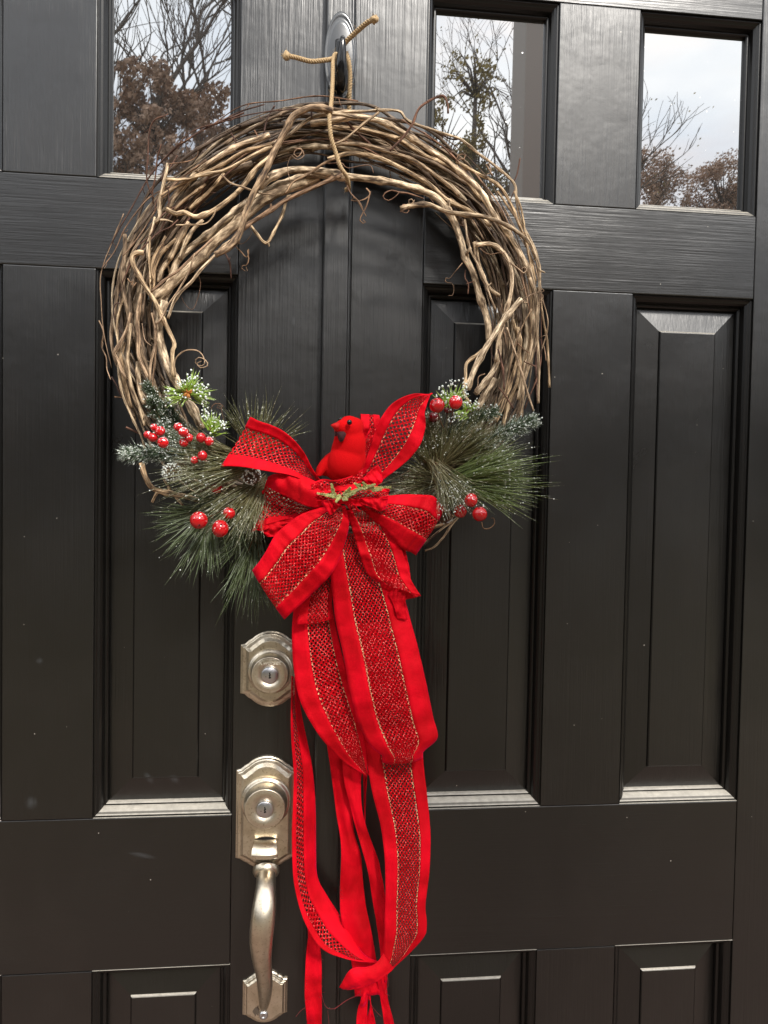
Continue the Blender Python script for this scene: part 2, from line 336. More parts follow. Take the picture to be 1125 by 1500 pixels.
def netmat(name, gold):
    m, nt, b, N, K = mat(name)
    uv=N('ShaderNodeUVMap'); sp=N('ShaderNodeSeparateXYZ'); K(uv.outputs[0], sp.inputs[0])     # u, v both in metres
    def lin(a,bb,c):
        x=N('ShaderNodeMath', operation='MULTIPLY'); x.inputs[1].default_value=a; K(sp.outputs[0], x.inputs[0])
        y=N('ShaderNodeMath', operation='MULTIPLY_ADD'); y.inputs[1].default_value=bb; K(sp.outputs[1], y.inputs[0]); K(x.outputs[0], y.inputs[2])
        z=N('ShaderNodeMath', operation='ADD'); z.inputs[1].default_value=c; K(y.outputs[0], z.inputs[0])
        f=N('ShaderNodeMath', operation='FRACT'); K(z.outputs[0], f.inputs[0])
        s=N('ShaderNodeMath', operation='SUBTRACT'); s.inputs[1].default_value=.5; K(f.outputs[0], s.inputs[0])
        ab=N('ShaderNodeMath', operation='ABSOLUTE'); K(s.outputs[0], ab.inputs[0]); return ab
    k=1/.0039
    a1=lin(k,k*.72,100.0); a2=lin(k,-k*.72,100.0)
    mxm=N('ShaderNodeMath', operation='MAXIMUM'); K(a1.outputs[0], mxm.inputs[0]); K(a2.outputs[0], mxm.inputs[1])
    hole=N('ShaderNodeMath', operation='LESS_THAN'); hole.inputs[1].default_value=.31; K(mxm.outputs[0], hole.inputs[0])
    # glitter yarn: random bright flecks
    vo=N('ShaderNodeTexVoronoi', i_Scale=1700.0, voronoi_dimensions='2D'); K(uv.outputs[0], vo.inputs['Vector'])
    sc=N('ShaderNodeSeparateColor'); K(vo.outputs['Color'], sc.inputs[0])
    gl=N('ShaderNodeMath', operation='GREATER_THAN'); gl.inputs[1].default_value=.93; K(sc.outputs[1], gl.inputs[0])
    # gold stitch rows next to the velvet (u normalised is in z of the second uv layer, kept here as edge distance)
    e=N('ShaderNodeUVMap', uv_map='Edge'); es=N('ShaderNodeSeparateXYZ'); K(e.outputs[0], es.inputs[0])
    ge=N('ShaderNodeMath', operation='GREATER_THAN'); ge.inputs[1].default_value=.86; K(es.outputs[0], ge.inputs[0])
    g2=N('ShaderNodeMath', operation='GREATER_THAN'); g2.inputs[1].default_value=.62; K(sc.outputs[0], g2.inputs[0])
    gg=N('ShaderNodeMath', operation='MULTIPLY'); K(ge.outputs[0], gg.inputs[0]); K(g2.outputs[0], gg.inputs[1])
    gs=N('ShaderNodeMath', operation='MULTIPLY'); gs.inputs[1].default_value=gold; K(gg.outputs[0], gs.inputs[0])
    c=ramp(N,[(.2,(.32,.0003,.003)),(.8,(.66,.0006,.008))]); K(sc.outputs[2], c.inputs['Fac'])
    m1=N('ShaderNodeMixRGB'); m1.inputs['Color2'].default_value=(1,.22,.20,1); K(gl.outputs[0], m1.inputs['Fac']); K(c.outputs[0], m1.inputs['Color1'])
    m2=N('ShaderNodeMixRGB'); m2.inputs['Color2'].default_value=(.95,.70,.38,1); K(gs.outputs[0], m2.inputs['Fac']); K(m1.outputs[0], m2.inputs['Color1'])
    K(m2.outputs[0], b.inputs['Base Color'])
    anym=N('ShaderNodeMath', operation='MAXIMUM'); K(gl.outputs[0], anym.inputs[0]); K(gs.outputs[0], anym.inputs[1])
    mm=N('ShaderNodeMath', operation='MULTIPLY'); mm.inputs[1].default_value=.15; K(anym.outputs[0], mm.inputs[0]); K(mm.outputs[0], b.inputs['Metallic'])
    b.inputs['Roughness'].default_value=.7; b.inputs['Specular IOR Level'].default_value=.12
    al=N('ShaderNodeMath', operation='SUBTRACT'); al.inputs[0].default_value=1.0; K(hole.outputs[0], al.inputs[1]); K(al.outputs[0], b.inputs['Alpha'])
    # each yarn crossing tilts its own way
    nm=N('ShaderNodeBump', i_Strength=.9, i_Distance=.0006); K(sc.outputs[0], nm.inputs['Height']); K(nm.outputs[0], b.inputs['Normal'])
    return m
NET = netmat('red_glitter_net', 0.0)
NETG = netmat('red_glitter_net_with_gold_stitches', 1.0)

# needles: colour along the needle by UV v (0 base, 1 tip)
def needle(name, base, tip, frost, amount):
    m, nt, b, N, K = mat(name)
    uv=N('ShaderNodeUVMap'); sp=N('ShaderNodeSeparateXYZ'); K(uv.outputs[0], sp.inputs[0])
    c=ramp(N,[(0,base),(1,tip)]); K(sp.outputs[1], c.inputs['Fac'])
    g=N('ShaderNodeTexCoord'); n=N('ShaderNodeTexNoise', i_Scale=330.0, i_Detail=2.0); K(g.outputs['Object'], n.inputs['Vector'])
    a=N('ShaderNodeMath', operation='MULTIPLY_ADD'); a.inputs[1].default_value=.28; K(sp.outputs[1], a.inputs[0]); K(n.outputs['Fac'], a.inputs[2])
    r=ramp(N,[(max(0,.86-amount),(0,0,0)),(min(1,.94-amount),(1,1,1))]); K(a.outputs[0], r.inputs['Fac'])
    mx=N('ShaderNodeMixRGB'); mx.inputs['Color2'].default_value=tuple(frost)+(1,); K(r.outputs[0], mx.inputs['Fac']); K(c.outputs[0], mx.inputs['Color1'])
    K(mx.outputs[0], b.inputs['Base Color']); b.inputs['Roughness'].default_value=.5
    return m
ND_DARK = needle('dark_green_needles',(.04,.06,.03),(.065,.10,.045),(.50,.55,.48),.08)
ND_FROST = needle('frosted_needles',(.05,.075,.04),(.09,.13,.07),(.60,.66,.58),.15)
ND_OLIVE = needle('olive_long_needles',(.13,.105,.045),(.11,.125,.05),(.6,.6,.47),.09)
ND_GREEN = needle('green_long_needles',(.10,.13,.035),(.15,.20,.06),(.6,.62,.5),.07)
ND_LIME = needle('lime_needles',(.20,.32,.03),(.36,.50,.10),(.8,.85,.7),.06)
ND_FAR = needle('deep_green_needles',(.055,.065,.028),(.085,.12,.045),(.4,.42,.35),.03)
SNOW = simple('snow_flocking',(.74,.76,.70),.5,bump=.3,bs=900,Subsurface_Weight=.1)
CEDAR = simple('cedar_sprig_green',(.27,.27,.09),.5,var=.45,bs=300)
STEMB = simple('pick_stem_brown',(.14,.065,.025),.8,bump=.4,bs=500)

m, nt, b, N, K = mat('berry_red')
tc=N('ShaderNodeTexCoord'); n1=N('ShaderNodeTexNoise', i_Scale=420.0, i_Detail=3.0); K(tc.outputs['Object'], n1.inputs['Vector'])
geo=N('ShaderNodeNewGeometry'); sp=N('ShaderNodeSeparateXYZ'); K(geo.outputs['Normal'], sp.inputs[0])
oi=N('ShaderNodeObjectInfo')
a=N('ShaderNodeMath', operation='MULTIPLY_ADD'); a.inputs[1].default_value=.10; K(sp.outputs[2], a.inputs[0]); K(n1.outputs['Fac'], a.inputs[2])
a2=N('ShaderNodeMath', operation='MULTIPLY_ADD'); a2.inputs[1].default_value=.10; K(oi.outputs['Random'], a2.inputs[0]); K(a.outputs[0], a2.inputs[2])
r=ramp(N,[(.685,(0,0,0)),(.75,(1,1,1))]); K(a2.outputs[0], r.inputs['Fac'])
cc=ramp(N,[(0,(.40,.003,.006)),(1,(.58,.006,.010))]); K(oi.outputs['Random'], cc.inputs['Fac'])
mx=N('ShaderNodeMixRGB'); mx.inputs['Color2'].default_value=(.78,.70,.70,1); K(r.outputs[0], mx.inputs['Fac']); K(cc.outputs[0], mx.inputs['Color1']); K(mx.outputs[0], b.inputs['Base Color'])
rr=N('ShaderNodeMapRange', i_To_Min=.12, i_To_Max=.6); K(r.outputs[0], rr.inputs['Value']); K(rr.outputs[0], b.inputs['Roughness'])
b.inputs['Coat Weight'].default_value=.5
BERRY=m
BERRYD = simple('dark_berry_red',(.10,.002,.004),.12,Coat_Weight=.5)

m, nt, b, N, K = mat('jute_twine')
uv=N('ShaderNodeUVMap'); mp=N('ShaderNodeMapping'); mp.inputs['Scale'].default_value=(14,900,1); K(uv.outputs[0], mp.inputs['Vector'])
n1=N('ShaderNodeTexNoise', i_Scale=1.0, i_Detail=4.0); K(mp.outputs[0], n1.inputs['Vector'])
c=ramp(N,[(.3,(.24,.15,.075)),(.55,(.52,.37,.20)),(.75,(.68,.52,.32))]); K(n1.outputs['Fac'], c.inputs['Fac']); K(c.outputs[0], b.inputs['Base Color'])
b.inputs['Roughness'].default_value=.85
bp=N('ShaderNodeBump', i_Strength=.7, i_Distance=.0006); K(n1.outputs['Fac'], bp.inputs['Height']); K(bp.outputs[0], b.inputs['Normal'])
JUTE=m

# ------------------------------------------------------------------ setting outside the frame: ground, porch, wall, column, trees
def noisemat(name, c1, c2, scale, rough=.85, bump=.4):
    m, nt, b, N, K = mat(name)
    tc=N('ShaderNodeTexCoord'); n=N('ShaderNodeTexNoise', i_Scale=float(scale), i_Detail=7.0, i_Roughness=.6); K(tc.outputs['Object'], n.inputs['Vector'])
    c=ramp(N,[(.35,c1),(.65,c2)]); K(n.outputs['Fac'], c.inputs['Fac']); K(c.outputs[0], b.inputs['Base Color']); b.inputs['Roughness'].default_value=rough
    bp=N('ShaderNodeBump', i_Strength=bump, i_Distance=.01); K(n.outputs['Fac'], bp.inputs['Height']); K(bp.outputs[0], b.inputs['Normal'])
    return m
LAWN = noisemat('lawn_with_fallen_leaves',(.06,.07,.03),(.16,.10,.055),6)
PORCH = noisemat('reddish_brown_porch_paving',(.13,.085,.065),(.19,.13,.10),9)
WALLM = noisemat('reddish_wall',(.20,.12,.09),(.28,.18,.14),20)
COLM = simple('column_paint',(.36,.33,.30),.5)
mb=MB(); nG=24
for i in range(nG+1):
    for j in range(nG+1):
        x=(i/nG-.5)*240; y=-120+ (j/nG-.5)*240+60; mb.v.append((x,y,-.35+.25*noise.noise((x*.05,y*.05,0))))
for i in range(nG):
    for j in range(nG):
        a=i*(nG+1)+j; mb.f.append([a,a+nG+1,a+nG+2,a+1]); mb.m.append(0); mb.uv.append([(0,0)]*4)
struct(obj('ground', mb, LAWN))
mb=MB(); mb.box((-3,-2.2,-.3),(3,.0,-.002)); struct(obj('porch_floor', mb, PORCH, bevel=.01, smooth=False))

# doors: x measured from the middle of the meeting bar
x1,x2,x3,x4,DL = .1105,.2677,.3682,.5228,.0062
XO = .640
zt, z0,z1,z2,z3,z4,z5,zb = CZ+.715, CZ+.5799,CZ+.3435,CZ+.2424,CZ-.3845,CZ-.5636,CZ-1.18,CZ-1.43
TH=.04
def inset_profile(mb, xa,xb,za,zb_, prof, mat=0, close=None, uvs=False):
    rings=[]
    for u,d in prof:
        b=len(mb.v); mb.v += [(xa+u,d,za+u),(xb-u,d,za+u),(xb-u,d,zb_-u),(xa+u,d,zb_-u)]; rings.append(b)
    for r0,r1 in zip(rings,rings[1:]):
        for k in range(4):
            k2=(k+1)%4; mb.f.append([r0+k,r0+k2,r1+k2,r1+k]); mb.m.append(mat); mb.uv.append([(0,0)]*4)
    if close:
        mb.f.append([rings[-1]+k for k in range(4)]); mb.m.append(mat); mb.uv.append([(0,0)]*4)
STICK=[(0,.0),(0,.0028),(.0018,.0030),(.0030,.0042),(.0052,.0052),(.0074,.0075),(.0088,.0110),(.0092,.0140),(.0108,.0142),(.0122,.0155),(.0128,.0205)]
def opening(parent, xa,xb,za,zb_, kind):
    mb=MB(); inset_profile(mb,xa,xb,za,zb_,STICK)
    if kind=='glass':
        g=MB(); g.box((xa+.010,.0195,za+.010),(xb-.010,.0245,zb_-.010)); p=obj('window_pane', g, MGLASS, parent, smooth=False)
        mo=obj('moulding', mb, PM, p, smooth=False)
    else:
        g=MB(); w=.0128
        inset_profile(g,xa+w,xb-w,za+w,zb_-w,[(0,.024),(0,.0200),(.0275,.0148)])
        inset_profile(g,xa+w,xb-w,za+w,zb_-w,[(.0275,.0148),(.0284,.0128),(.0296,.0121)],mat=1)
        inset_profile(g,xa+w,xb-w,za+w,zb_-w,[(.0296,.0121),(.0300,.0120)],close=True)
        p=obj('raised_panel', g, (PV,PM), parent, smooth=False, bevel=.0004)
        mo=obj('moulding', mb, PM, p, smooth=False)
    return p
def door(sgn, dx, label):
    X=lambda a: sgn*a+dx
    t=thing('door', label, 'door', (X(.32),TH,zb))
    def bx(name, xa,xb,za,zc,m, dy=0):
        xa,xb=sorted((X(xa),X(xb))); q=MB(); q.box((xa+.00015,dy,za+.00015),(xb-.00015,TH,zc-.00015)); return obj(name,q,m,t,smooth=False,bevel=.0011)
    a0 = .0045 if sgn>0 else .004
    bx('stile',a0,x1,zb,zt,PV); bx('stile',x4,XO,zb,zt,PV)
    for (za,zc) in ((z0,zt),(z2,z1),(z4,z3),(zb,z5)): bx('rail',x1,x4,za,zc,PH,.0003)
    for (za,zc) in ((z1,z0),(z3,z2),(z5,z4)): bx('mullion',x2,x3,za,zc,PV,.0002)
    for (xa,xb) in ((x1,x2),(x3,x4)):
        xa,xb=sorted((X(xa),X(xb)))
        opening(t,xa,xb,z1,z0,'glass'); opening(t,xa,xb,z3,z2,'panel'); opening(t,xa,xb,z5,z4,'panel')
    return t
doorL=door(-1,DL-.0,'black panelled door leaf on the left, with the nickel deadbolt and handle')
doorR=door(1,0,'black panelled door leaf on the right, without any lock or handle')
# meeting bar fixed to the right leaf
mb=MB(); aw=.0172
def bar_section():
    return [(-aw,.0),(-aw,-.0110),(-aw+.0015,-.0132),(-aw+.003,-.0138),(aw-.0052,-.0138),(aw-.0042,-.0105),(aw-.0030,-.0105),(aw-.0016,-.0092),(aw,-.0065),(aw,.0)]
sec=bar_section(); n=len(sec)
AX=.0088
mb.add([(x+AX,y,zb) for x,y in sec]+[(x+AX,y,zt) for x,y in sec],[(i,i+1,n+i+1,n+i) for i in range(n-1)]+[tuple(range(n))[::-1],tuple(range(n,2*n))])
obj('meeting_bar', mb, PV, doorR, smooth=False, bevel=.0006)
# frame, wall
fr=thing('door_frame','black painted frame around the double doors','door frame',(0,TH,0))
for a,b_ in (((-XO-DL*0-.008-.11,-.012,0),(-XO-.008,.09,zt+.115)),((XO+.003,-.012,0),(XO+.11,.09,zt+.115))):
    q=MB(); q.box(a,b_); obj('jamb',q,PV,fr,smooth=False,bevel=.003)
q=MB(); q.box((-XO-.008,-.012,zt+.004),(XO+.003,.09,zt+.115)); obj('head',q,PH,fr,smooth=False,bevel=.003)
q=MB(); q.box((-XO-.008,-.06,-.001),(XO+.003,.09,.016)); obj('threshold',q,simple('bronze_threshold',(.10,.08,.06),.4,.8),fr,smooth=False,bevel=.003)
for i,(a,b_) in enumerate((((-4,.01,-.3),(-XO-.121,.2,3.4)),((XO+.113,.01,-.3),(4,.2,3.4)),((-XO-.12,.01,zt+.118),(XO+.112,.2,3.4)))):
    q=MB(); q.box(a,b_); o=obj('house_wall',q,WALLM,smooth=False)
    tag(o,['reddish house wall left of the black doors','reddish house wall right of the black doors','reddish house wall above the black doors'][i],'wall')
q=MB(); q.box((-1.2,.6,0),(1.2,.62,2.6)); o=obj('interior_wall',q,simple('dark_room',(.03,.028,.025),.9),smooth=False); struct(o)
# column
cl=thing('porch_column','square pale porch column mirrored in the middle window','column',(.85,-1.89,0))
q=MB(); q.box((.757,-1.98,.0),(.937,-1.80,3.3)); obj('shaft',q,COLM,cl,smooth=False,bevel=.004)
q=MB(); q.box((.73,-2.005,0),(.964,-1.775,.2)); obj('base',q,COLM,cl,smooth=False,bevel=.006)

BARK=noisemat('tree_bark',(.07,.055,.045),(.15,.12,.10),12)
LEAFB=noisemat('dead_brown_leaves',(.30,.20,.145),(.52,.36,.26),3,.8,0)
LEAFY=noisemat('yellowing_leaves',(.20,.16,.05),(.34,.26,.08),3,.8,0)
def tree(label, base, h, r, seed, spread=.55, leaves=0, leafmat=None, crown=None, levels=5, up=.35, blobs=()):
    rnd=random.Random(seed); t=thing('tree',label,'tree',base,'trees facing the doors'); wood=MB(); tr=MB(); lf=MB(); tips=[]
    def leafat(p, s):
        d=Vector((rnd.gauss(0,1),rnd.gauss(0,1),rnd.gauss(0,1))).normalized(); e=d.orthogonal().normalized()*s
        f_=d.cross(e)*.6; b=len(lf.v); lf.v += [p-e,p+f_,p+e,p-f_]; lf.f.append([b,b+1,b+2,b+3]); lf.m.append(0); lf.uv.append([(0,0)]*4)
    def grow(p, d, ln, rad, lv, mbx):
        n=5; pts=[p]; dd=d.copy()
        for i in range(n):
            dd=(dd+Vector((rnd.gauss(0,.16),rnd.gauss(0,.16),rnd.gauss(.03,.12)))).normalized(); pts.append(pts[-1]+dd*ln/n)
        tube(mbx,pts,[rad*(1-.4*i/n) for i in range(n+1)],6 if lv<2 else (4 if lv<4 else 3),cap=False)
        if lv>=levels: tips.append(pts[-1]); return
        k=rnd.choice((2,3,3)) if lv else 4
        for j in range(k+ (1 if lv>2 else 0)):
            at=pts[rnd.randint(2,n)] if j else pts[-1]
            a=rnd.uniform(0,6.28); s=Vector((math.cos(a),math.sin(a),0))*spread*rnd.uniform(.6,1.5)
            nd=(dd*(.8 if j else 1)+s*(1 if j else .5)+Vector((0,0,up*.6))).normalized()
            grow(at,nd,ln*rnd.uniform(.6,.82),rad*rnd.uniform(.45,.62),lv+1,wood)
            if lv>=2: tips.append(at)
    grow(Vector(base),Vector((rnd.gauss(0,.05),rnd.gauss(0,.05),1)),h*.33,r,0,tr)
    for i in range(leaves):
        p=rnd.choice(tips); leafat(p+Vector((rnd.gauss(0,.22),rnd.gauss(0,.22),rnd.gauss(0,.22))), rnd.uniform(.018,.04))
    for (bx0,by0,bz0,br,cnt) in blobs:
        ctr=Vector((bx0,by0,bz0)); tube(tr,[Vector(base)+Vector((0,0,h*.3)),(Vector(base)+Vector((0,0,h*.3))).lerp(ctr,.6)+Vector((0,0,-.3)),ctr],[r*.6,r*.4,r*.15],5)
        for q in range(26):
            d=Vector((rnd.gauss(0,1),rnd.gauss(0,1),rnd.gauss(.3,1))).normalized()*br*rnd.uniform(.6,1.0); tube(wood,[ctr-Vector((0,0,br*.5)),ctr+d*.5,ctr+d],[r*.12,r*.07,r*.02],4)
        n_=0
        while n_<cnt:
            d=Vector((rnd.uniform(-1,1),rnd.uniform(-1,1),rnd.uniform(-1,1)))
            if d.length>1: continue
            p=ctr+d*br
            if noise.noise(p*(1.7/br))+.45*noise.noise(p*(4.5/br)) < .06+.55*max(0,d.length-.45): n_+=.25; continue
            leafat(p,rnd.uniform(.022,.045)*(1+br*.25)); n_+=1
    obj('trunk',tr,BARK,t)
    w=obj('crown',wood,BARK,t)
    if leaves or blobs: o=obj('leaves',lf,leafmat,t,smooth=False); o['kind']='stuff'
tree('tall bare tree rising behind the brown bush in the left window',(-3.95,-16,-.3),15,.32,3,levels=6,up=.6,spread=.45)
tree('rounded tree with dead brown leaves in the left window',(-2.6,-11,-.3),5.0,.12,5,leaves=1500,leafmat=LEAFB,blobs=((-2.45,-11,7.15,.80,9000),(-2.9,-11.2,6.2,.9,6000),(-2.0,-11,6.2,.8,5000)))
tree('smaller tree with dead brown leaves at the right of the left window',(-1.6,-13.5,-.3),6.0,.13,11,leaves=1500,leafmat=LEAFB,blobs=((-1.65,-13.5,8.1,.85,7000),(-1.3,-13.5,7.2,1.0,6000),(-2.2,-13.6,6.9,.8,4000)))
tree('spreading bare tree with yellowing leaves in the middle window',(3.3,-15,-.3),13,.24,21,leaves=1200,leafmat=LEAFY,levels=6,blobs=((2.75,-15,8.7,1.1,7500),(3.6,-15.3,8.1,1.1,5000),(2.3,-14.8,7.6,1.0,4000),(3.5,-15,10.3,.8,1500)))
tree('distant brown tree low at the left of the right window',(12.3,-25,-.3),8.0,.22,31,leaves=60,leafmat=LEAFB,blobs=((12.4,-25,12.6,1.45,9000),(11.4,-25.5,11.4,1.4,5000),(12.9,-25.5,10.8,1.3,4000)))
tree('distant brown tree low at the right of the right window',(14.9,-25,-.3),8.0,.22,37,leaves=60,leafmat=LEAFB,blobs=((14.9,-25,12.6,1.35,9000),(13.9,-25,11.5,1.1,6000),(16.2,-25.4,12.0,1.5,6000)))
tree('brown bushy tree far to the left of the doors',(-9.5,-12,-.3),9,.2,41,leaves=5000,leafmat=LEAFB)
tree('bare brown tree straight across from the doors',(.9,-24,-.3),11,.25,47,leaves=6000,leafmat=LEAFB)
# far wood as one mass
mb=MB(); rnd=random.Random(5)
for i in range(34000):
    a=rnd.uniform(-1.5,1.5); d=rnd.uniform(27,38); hh=9.3+1.8*noise.noise((a*5,3,1))+1.0*noise.noise((a*17,3,1)); z=hh*rnd.random()**.6-.4
    p=Vector((d*math.sin(a),-d*math.cos(a),z)); s=rnd.uniform(.2,.5); q=Vector((rnd.gauss(0,1),rnd.gauss(0,1),rnd.gauss(0,1))).normalized(); e=q.orthogonal().normalized()*s; f_=q.cross(e)
    mb.add([p-e,p+f_,p+e,p-f_],[(0,1,2,3)])
WOODM=noisemat('far_woodland_leaves',(.05,.05,.03),(.12,.085,.055),1.2,.8,0)
o=obj('far_wood',mb,WOODM,smooth=False); tag(o,'low far line of brown woodland across from the doors','woodland',kind='stuff')

# ------------------------------------------------------------------ lock hardware on the left leaf
def arch_outline(cx, cz, hw, top, bot, sh, shb=None, n=10):
    """plate outline with arched ends and concave shoulders; top/bot: apex distance; sh: z of shoulders"""
    shb = sh if shb is None else shb
    pts=[]
    def end(sz, apex, s):
        # from right corner over the apex to the left corner
        o=[(hw,s)]
        o+=[(hw*.86,s+.02*apex),(hw*.74,s+(apex-s)*.30)]
        for k in range(n+1):
            a=math.pi*(.23+.54*k/n); rr_=hw*.86; o.append((rr_*math.cos(a)/math.cos(math.pi*.23)*.72, s+(apex-s)*(.45+.55*(math.sin(a)-math.sin(.23*math.pi))/(1-math.sin(.23*math.pi)))))
        o+=[(-hw*.74,s+(apex-s)*.30),(-hw*.86,s+.02*apex),(-hw,s)]
        return [(x,sz*z) for x,z in o]
    up=end(1,top,sh); dn=end(-1,bot,shb)
    pts=up+dn[::-1]
    return [(cx+x,cz+z) for x,z in pts]
def plate(outline, cx, cz, layers, mbx):
    """layers: (inset metres, height off the door)"""
    n=len(outline); rings=[]
    cxs=[p[0] for p in outline]; czs=[p[1] for p in outline]; hw=(max(cxs)-min(cxs))/2; hh=(max(czs)-min(czs))/2
    mx_=(max(cxs)+min(cxs))/2; mz_=(max(czs)+min(czs))/2
    for ins,h in layers:
        b=len(mbx.v); rings.append(b); sx=(hw-ins)/hw; sz=(hh-ins)/hh
        mbx.v += [(mx_+(x-mx_)*sx,-h,mz_+(z-mz_)*sz) for x,z in outline]
    for r0,r1 in zip(rings,rings[1:]):
        for k in range(n):
            k2=(k+1)%n; mbx.f.append([r0+k,r1+k,r1+k2,r0+k2]); mbx.m.append(0); mbx.uv.append([(0,0)]*4)
    mbx.f.append([rings[-1]+k for k in range(n)]); mbx.m.append(0); mbx.uv.append([(0,0)]*n)
def cylinder_lock(parent, cx, cz, base, R1, h, lettering=None):
    mb=MB()
    lathe(mb,(cx,0,cz),[(R1*1.16,base),(R1*1.16,base+.003),(R1*1.13,base+.0048),(R1*1.04,base+.0058),(R1*1.0,base+.006),(R1*.99,base+.012),(R1*.93,h-.002),(R1*.91,h-.0008),(R1*.88,h),(R1*.84,h-.0006),(R1*.82,h-.0004),(.0098,h-.0004),(.0094,h-.0014)],seg=56)
    o=obj('cylinder_guard',mb,NICKEL,parent); o.data.polygons.foreach_set('use_smooth',[True]*len(o.data.polygons))
    mb=MB(); lathe(mb,(cx,0,cz),[(.0093,h-.003),(.0093,h+.0006),(.0088,h+.0010),(0,h+.0010)],seg=32); obj('lock_core',mb,STEEL,parent)
    mb=MB(); y=h+.0012
    q=[(-.0008,.0034),(.0006,.0034),(.0009,.0018),(.0016,.0005),(.0006,-.0006),(.0014,-.0018),(.0018,-.0032),(-.0010,-.0036),(-.0010,-.0022),(-.0003,-.0012),(-.0012,-.0004),(-.0005,.0010)]
    mb.add([(cx+a,-y,cz+b_) for a,b_ in q]+[(cx+a,-y+.0008,cz+b_) for a,b_ in q],[tuple(range(12))]+[(i,12+i,12+(i+1)%12,(i+1)%12) for i in range(12)])
    q=[(-.0042+.0006*math.cos(k),-.0014+.0006*math.sin(k)) for k in (0,1.25,2.5,3.8,5)]
    mb.add([(cx+a,-y,cz+b_) for a,b_ in q],[(0,1,2,3,4)])
    obj('keyway',mb,DARKHOLE,parent,smooth=False)
def face(px,py,y): p=P(px,py,y); return p.x,p.z
cx,cz=face(396,981,-.006)
db=MB(); out=arch_outline(cx,cz,.0345,.0445,.0445,.0285)
plate(out,cx,cz,[(0,0.0),(0,.0022),(.0018,.0034),(.0022,.0060),(.0032,.0066),(.0065,.0072),(.0100,.0108),(.0108,.0110)],db)
dbo=obj('deadbolt',db,NICKEL,doorL,smooth=False,bevel=.0004); dbo['label']='arched nickel deadbolt plate above the handle'
cylinder_lock(dbo,cx+.0005,cz,.0108,.0226,.032)
tcu=bpy.data.curves.new('lettering','FONT'); tcu.body='Kwikset'; tcu.size=.0078; tcu.align_x='CENTER'; tcu.extrude=.0004; tcu.shear=.3
tcu.materials.append(simple('lettering_bright',(.80,.74,.60),.5))
to=link('lettering',tcu,dbo); WL_=WL[dbo.name]; to.location=Vector((cx,-.0320,cz+.0118))-WL_; to.rotation_euler=(R(90),0,0)

# handle set
tx,tz=face(391,1109,-.006); bx_,bz=face(388,1276,-.008); hx,_=face(390,1190,-.006)
zc=(tz+bz)/2; hw=.0352
hs=MB(); _,zsh=face(347,1130,-.006); _,zbs=face(345,1259,-.006)
out=arch_outline(hx,zc,hw,tz-zc,zc-bz,zsh-zc,zc-zbs)
plate(out,hx,zc,[(0,0.0),(0,.0024),(.0018,.0036),(.0022,.0062),(.0032,.0070),(.0060,.0076),(.0094,.0112),(.0102,.0114)],hs)
hso=obj('handle_set',hs,NICKEL,doorL,smooth=False,bevel=.0004); hso['label']='nickel entry handle with thumb latch and curved grip'
_,kz=face(389,1180,-.0005); cylinder_lock(hso,hx-.0002,_ if False else face(389,1187,-.038)[1],.0112,.0250,.036)
# thumb latch: curved paddle
mb=MB(); pts=[]
lx,_=face(388.5,1246,-.02)
rows=[(1229,-.0085,.010),(1232,-.019,.0125),(1238,-.026,.0132),(1246,-.031,.0140),(1254,-.034,.0145),(1259,-.033,.0142)]
vs=[]
for py,y,w in rows:
    _,zz=face(388,py,y)
    for k in range(7):
        u=k/6*2-1; vs.append((lx+u*w,y+.0022*u*u,zz))
for py,y,w in rows:
    _,zz=face(388,py,y)
    for k in range(7):
        u=k/6*2-1; vs.append((lx+u*w,y+.0022*u*u+.0035,zz-.0015))
fs=[]; nr=len(rows)
for s in (0,nr*7):
    for i in range(nr-1):
        for k in range(6):
            a=s+i*7+k; fs.append((a,a+1,a+8,a+7) if s else (a,a+7,a+8,a+1))
for i in range(nr-1):
    for k in (0,6): a=i*7+k; fs.append((a,a+7,a+7+nr*7,a+nr*7))
for k in range(6):
    for i in (0,nr-1): a=i*7+k; fs.append((a,a+1,a+1+nr*7,a+nr*7))
mb.add(vs,fs); o=obj('thumb_latch',mb,NICKEL,hso,bevel=.0008)
mb=MB(); g=face(389,1229,-.0115)
mb.add([Vector((g[0]+.0125*math.cos(a),-.0116-.0008*math.sin(a),g[1]-.001+.0035*math.sin(a))) for a in [math.pi*k/10 for k in range(11)]],[tuple(range(11))]); obj('latch_slot',mb,DARKHOLE,hso,smooth=False)
# grip: swelling bar curving out from the door
gp=[(390,1272,-.012,13.5),(390,1283,-.024,14),(389,1300,-.042,14.5),(387,1325,-.054,17),(384.5,1352,-.060,18),(382.5,1380,-.058,17),(383.5,1405,-.051,14.5),(386.5,1425,-.042,12.5),(388,1442,-.033,11.5),(388,1458,-.023,10),(387,1472,-.013,7.5),(387,1480,-.007,4)]
C=[]; 
for a,b_,y,r in gp:
    q=P(a,b_,y); C.append((q.x,q.y,q.z,r*mpp(y)))
C=crom(C,48); vs=[]; sd_=16
for i in range(48):
    p=Vector(C[i][:3]); T=Vector(C[min(i+1,47)][:3])-Vector(C[max(i-1,0)][:3]); T.normalize(); Nn=T.cross(Vector((1,0,0))).normalized()
    for k in range(sd_):
        a=2*math.pi*k/sd_; vs.append(p+Vector((1,0,0))*math.cos(a)*C[i][3]+Nn*math.sin(a)*C[i][3]*.78)
mb=MB(); mb.add(vs,[(i*sd_+k,i*sd_+(k+1)%sd_,(i+1)*sd_+(k+1)%sd_,(i+1)*sd_+k) for i in range(47) for k in range(sd_)]+[tuple(range(sd_)),tuple(47*sd_+k for k in range(sd_))])
obj('grip',mb,NICKEL,hso)
